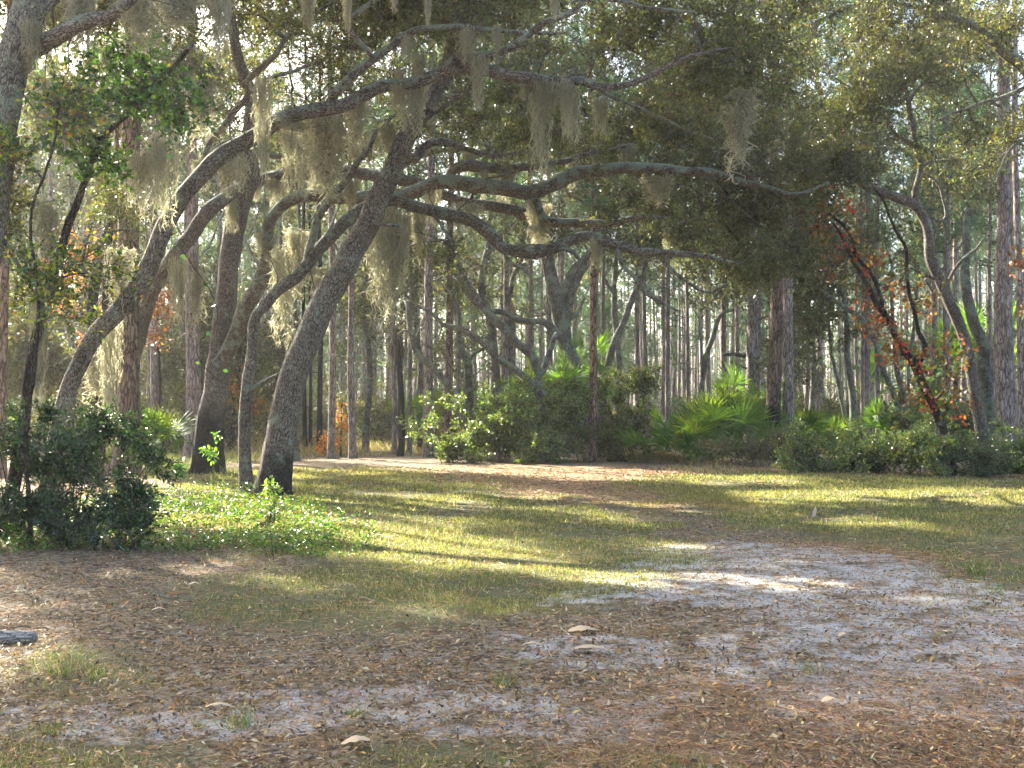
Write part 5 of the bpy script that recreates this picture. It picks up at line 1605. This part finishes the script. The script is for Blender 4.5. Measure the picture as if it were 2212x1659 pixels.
MOSS = [moss_mesh(100 + k, n=[60, 80, 45, 70, 90, 50][k], wx=[.45, .6, .25, .35, .8, .18][k], length=1.0) for k in range(6)]
ML = [  # u, v top, v bottom, D, width px, label
    (838, 490, 705, 23, 75, 'big pale moss beard hanging right of the leaning oak, widest of all'),
    (862, 470, 640, 23.2, 40, 'moss beard touching the right side of the big pale one'),
    (612, 545, 755, 23, 45, 'pale moss beard between the bent oak and the leaning oak'),
    (640, 500, 640, 23.4, 40, 'shorter moss beard above the pale one left of the leaning oak'),
    (386, 560, 702, 26, 38, 'sunlit moss beard dangling above the smooth grey pine'),
    (425, 590, 735, 26, 26, 'narrow moss strand in front of the smooth grey pine'),
    (568, 175, 400, 18, 34, 'long moss beard on the arching limb near the tall charred oak'),
    (476, -10, 160, 14, 42, 'thick dark moss column hanging at the top left of the tall oak'),
    (300, -10, 115, 13.2, 80, 'wide moss curtain along the top edge beside the corner oak limb'),
    (170, -20, 95, 13.3, 60, 'moss draped on the corner oak limb at the upper left'),
    (68, 45, 135, 13.2, 40, 'short moss on the trunk of the mossy corner oak'),
    (380, -10, 90, 13.8, 60, 'moss curtain at the top edge right of the wide one'),
    (666, -15, 72, 16, 28, 'bright moss tip at the top edge left of the twin limbs'),
    (751, -15, 80, 16, 15, 'thin white moss wisp at the top edge'),
    (852, -15, 28, 16, 14, 'tiny moss tip at the top edge over the leaning oak'),
    (924, -15, 55, 16, 14, 'small moss wisp at the top edge right of the leaning oak top'),
    (1198, -15, 42, 16, 14, 'small moss wisp at the top edge above the arching limb'),
    (904, 120, 195, 18.8, 22, 'small moss tuft on the arching limb before the leaning oak'),
    (866, 150, 200, 18.8, 18, 'small moss tuft on the arching limb left of the leaning oak'),
    (890, 185, 305, 19, 55, 'loose moss hanging below the arching limb over the leaning oak'),
    (770, 220, 325, 19, 45, 'loose moss under the arching limb between the tall oak and leaning oak'),
    (700, 240, 430, 20, 85, 'broad thin moss veil under the arching limb right of the tall oak'),
    (640, 290, 430, 21, 60, 'thin moss veil close to the tall oak fork'),
    (835, 270, 350, 21, 30, 'moss tuft beside the thin lichened limb'),
    (1170, 178, 390, 18.9, 50, 'long lone moss beard hanging from the middle of the arching limb'),
    (1140, 170, 225, 18.9, 30, 'small moss tuft just left of the long lone beard'),
    (1074, 60, 140, 18.3, 16, 'narrow moss wisp on the upper thin limb'),
    (1228, 200, 295, 19.4, 26, 'moss beard just right of the long lone one'),
    (1297, 215, 300, 19.8, 32, 'moss beard further right of the long lone one'),
    (1592, 200, 400, 20, 48, 'grey moss beard in the dark canopy above the right end of the long limb'),
    (355, 300, 490, 17, 60, 'hanging moss left of the arching oak limb by the massive pine'),
    (300, 330, 470, 17, 50, 'moss in front of the upper massive pine'),
    (105, 450, 590, 14, 50, 'moss on the crooked slender trunk at the left'),
    (256, 540, 690, 18, 50, 'moss beard over the massive pine from the arching oak'),
    (85, 650, 860, 14, 36, 'long dark moss on the slender lichen-blotched trunk'),
    (207, 760, 890, 22, 42, 'pale sunlit moss in the gap left of the massive pine'),
    (240, 700, 960, 21, 42, 'long moss column hanging left of the massive pine'),
    (822, 440, 570, 23.5, 85, 'wide fringe of moss under the limb just right of the leaning oak'),
    (905, 480, 570, 23.7, 14, 'thin moss wisp under the low limb'),
    (1164, 440, 550, 26.5, 45, 'brownish moss hanging between the two middle limbs'),
    (1010, 440, 520, 25, 60, 'short moss fringe under the middle limb'),
    (430, 180, 330, 18, 50, 'faint moss above the arching oak elbow'),
    (1420, 380, 450, 26, 60, 'faint moss under the dark end of the long limb'),
    (690, 600, 700, 24, 22, 'short moss wisp left of the leaning trunk'),
]
for i, (u, v0, v1, D, wp, lab) in enumerate(ML):
    p = P(u, v0, D)
    L = (v1 - v0) * D / F
    wd = wp * D / F
    k = i % 6
    o = bpy.data.objects.new('spanish_moss', MOSS[k])
    COL.objects.link(o)
    o.location = p
    sx = wd / [.45, .6, .25, .35, .8, .18][k] * .9
    o.scale = (sx, max(.6, sx * .7), L)
    o.rotation_euler = (0, 0, rng.normal() * .3)
    tag(o, lab, 'spanish moss', 'Spanish moss hanging in the oaks')

cand = np.vstack([v[v[:, 3] > .03] for k_, v in TREES.items() if any(q in k_ for q in ('long limb arches', 'charred black foot', 'dark knot', 'thin bent', 'massive' , 'curved oak rising', 'upper left corner'))])
cand = cand[(cand[:, 2] > 4.6) & (cand[:, 2] < 9.5)]
uu = CU + cand[:, 0] / cand[:, 1] * F
cand = cand[(uu > 40) & (uu < 1500)]
for i in range(110):
    c = cand[int(rng.integers(len(cand)))]
    if 820 < CU + c[0] / c[1] * F < 1500 and rng.random() < .45:
        continue
    if litcut(np.array([c[:3] - [0, 0, .3]]), 0)[0]:
        continue
    o = bpy.data.objects.new('spanish_moss', MOSS[int(rng.integers(6))])
    COL.objects.link(o)
    o.location = (c[0], c[1] + rng.normal() * .04, c[2] - c[3] * .7)
    L = .25 + .8 * rng.random() ** 1.5
    o.scale = (.35 + .6 * rng.random(), .6, L)
    o.rotation_euler = (0, 0, rng.random() * 3)
    tag(o, 'small wispy moss strand among many along the arching oak limbs', 'spanish moss', 'small moss wisps on the oak limbs')

# greenbrier vine hanging between the oaks
vr = thing('vine', tuple(P(385, 560, 17)), 'thin greenbrier vine with round leaves dangling before the tall charred oak', 'vine')
vb = P(385, 560, 17)
row = np.array([P(*q) for q in ((345, 500, 17), (393, 540, 17), (420, 580, 17), (455, 630, 17), (470, 690, 17), (434, 735, 17), (424, 760, 17), (452, 804, 17), (500, 840, 17))])
q = MB()
q.tube(spline(row, .08), .006, sides=5)
q.build('stem', M['oak_dark'], vr, tuple(vb))
q = MB()
lp = np.array([P(*c) for c in ((402, 556, 17), (450, 612, 17), (468, 656, 17), (455, 716, 17), (426, 780, 16.9), (415, 700, 17), (372, 530, 17), (480, 800, 17), (395, 575, 17))])
q.leaves(lp, rng.normal(size=(9, 3)) + [0, 0, -.3], rng.normal(size=(9, 3)) + [0, -1, 0], .10, .08, pal(9, (.03, .07, .03), .3), fold=.1)
q.build('leaves', M['leaf_gloss'], vr, tuple(vb))

# ------------------------------------------------------------------ small things on the ground
# the log
g0 = GR(-60, 1392)
g1 = GR(76, 1386)
mb = MB()
z0, z1 = float(gz(*g0)) + .035, float(gz(*g1)) + .03
a, b = np.array([g0[0], g0[1], z0, .055]), np.array([g1[0], g1[1], z1, .042])
S = kink(spline(np.vstack([a, (a + b) / 2 + [0, .01, .005, 0], b]), .03), .02)
mb.tube(S[:, :3], S[:, 3], sides=14, wob=.25)
tag(mb.build('log', M['log'], None, (g0[0], g0[1], 0)), 'short grey rotting log lying at the left edge of the clearing', 'log')
# sticks
for lab, (u0, v0), (u1, v1), r in [('pale crooked stick on the leaf litter by the dark shrub', (50, 1265), (95, 1300), .012),
                                   ('bleached stick lying above the log', (230, 1255), (375, 1290), .008),
                                   ('thin forked twig on the litter right of the log', (330, 1290), (420, 1305), .010),
                                   ('thin dark twig on the grass below the sunlit strip', (800, 1232), (950, 1215), .006),
                                   ('short stick crossing the grass by the leaning oak foot', (640, 1080), (760, 1068), .010)]:
    p0, p1 = GR(u0, v0), GR(u1, v1)
    mb = MB()
    m = (p0 + p1) / 2 + rng.normal(0, .04, 2)
    row = [[q[0], q[1], float(gz(q[0], q[1])) + r] for q in (p0, m, p1)]
    S = spline(np.array(row), .05)
    S[1:-1] += rng.normal(0, .008, S[1:-1].shape)
    mb.tube(S, np.linspace(r, r * .4, len(S)), sides=7)
    e = S[len(S) // 2]
    mb.tube(np.array([e, e + [.06, .05, .02], e + [.13, .07, .03]]), np.array([r * .6, r * .4, r * .2]), sides=5)
    tag(mb.build('stick', M['oak_pale'], None, (p0[0], p0[1], 0)), lab, 'stick')
# big pale leaves


def lobed(mb, c, ang, L, W, col, lift=.02):
    m = 18
    t = np.linspace(0, 1, m)
    hw = W * .5 * np.sin(np.pi * t ** .8) * (1 + .18 * np.sin(t * 19))
    d = np.array([math.cos(ang), math.sin(ang), 0])
    s = np.array([-math.sin(ang), math.cos(ang), 0])
    up = np.array([0, 0, 1])
    cen = c + np.outer(t * L, d) + np.outer(lift * np.sin(np.pi * t), up)
    Lf = cen + np.outer(hw, s) + np.outer(-lift * .5 * (hw / W), up)
    Rt = cen - np.outer(hw, s) + np.outer(-lift * .5 * (hw / W), up)
    V = np.concatenate([Lf, cen, Rt])
    i = np.arange(m - 1)
    f = np.concatenate([np.stack([i, i + m, i + m + 1, i + 1], -1), np.stack([i + m, i + 2 * m, i + 2 * m + 1, i + m + 1], -1)])
    mb.add(V, None, f, col=col)


for lab, u, v, L, W, ang in [('upper one of the two large flat tan leaves on the sand', 1225, 1374, .24, .17, .05),
                             ('lower one of the two large flat tan leaves on the sand', 1232, 1412, .26, .10, -.1),
                             ('cream coloured leaf left of the two large tan leaves', 1126, 1408, .15, .05, -.15),
                             ('large curled tan leaf at the bottom edge left of centre', 736, 1621, .16, .09, .2),
                             ('pale leaf on the sandy track right of centre', 1810, 1383, .09, .05, .3),
                             ('pale leaf on white sand at the lower right', 1772, 1520, .11, .06, .1),
                             ('small pale leaf on the litter at left centre', 405, 1268, .12, .07, .2),
                             ('small tan leaf further right below the grass edge', 325, 1328, .13, .06, .1),
                             ('faded leaf at the bottom centre litter', 440, 1533, .18, .05, -.1)]:
    p = GR(u, v)
    mb = MB()
    c = np.array([p[0], p[1], float(gz(*p)) + .022])
    lobed(mb, c, ang, L, W, (.50, .38, .24), .03)
    tag(mb.build('tan_leaf', M['litter'], None, c), lab, 'fallen leaf', 'large pale fallen leaves')
p = GR(1758, 1118)
mb = MB()
c = np.array([p[0], p[1], float(gz(*p))])
V = c + np.array([[-.03, 0, 0], [.03, .01, 0], [.05, .02, .10], [.03, .01, .17], [-.02, -.01, .09]])
mb.add(V, [[0, 1, 2], [0, 2, 4], [4, 2, 3]], None, col=(.55, .45, .36))
tag(mb.build('upright_leaf', M['litter'], None, c), 'whitish dry leaf standing upright on the right grass', 'fallen leaf')
# pine cone
p = GR(620, 1178)
mb = MB()
n = 70
k = np.arange(n)
t = k / n
ang = k * 2.399
rr = .035 * np.sin(np.pi * (.12 + .85 * t)) + .004
C = np.stack([rr * .3 * np.cos(ang), rr * .3 * np.sin(ang), t * .10], -1)
D = np.stack([np.cos(ang), np.sin(ang), .5 + 0 * ang], -1)
c = np.array([p[0], p[1], float(gz(*p)) + .05])
mb.leaves(C + c, D, np.tile([0, 0, 1.0], (n, 1)), rr, .022, (.07, .04, .025), fold=.1)
mb.tube(np.array([[0, 0, 0], [0, 0, .05], [0, 0, .1]]) + c, np.array([.012, .016, .006]), sides=7, col=(.05, .03, .02))
tag(mb.build('pine_cone', M['litter'], None, c), 'dark brown pine cone lying in the sunlit ground cover', 'pine cone')

# ------------------------------------------------------------------ the hazy air
bm = MB()
x0, x1, y0, y1, z0, z1 = -420, 420, -70, 540, -2, 34
V = [(x0, y0, z0), (x1, y0, z0), (x1, y1, z0), (x0, y1, z0), (x0, y0, z1), (x1, y0, z1), (x1, y1, z1), (x0, y1, z1)]
bm.add(V, None, [[0, 3, 2, 1], [4, 5, 6, 7], [0, 1, 5, 4], [1, 2, 6, 5], [2, 3, 7, 6], [3, 0, 4, 7]])
hm, hnt, hout = newmat('haze')
pv = N(hnt, 'VolumePrincipled', inp={'Density': 0.00042, 'Anisotropy': 0.4})
pv.inputs['Color'].default_value = (0.95, 0.97, 1.0, 1)
hnt.links.new(pv.outputs[0], hout.inputs['Volume'])
tag(bm.build('haze', hm), 'thin bright haze filling the woods', 'haze', kind='stuff')
sc.cycles.volume_bounces = 1
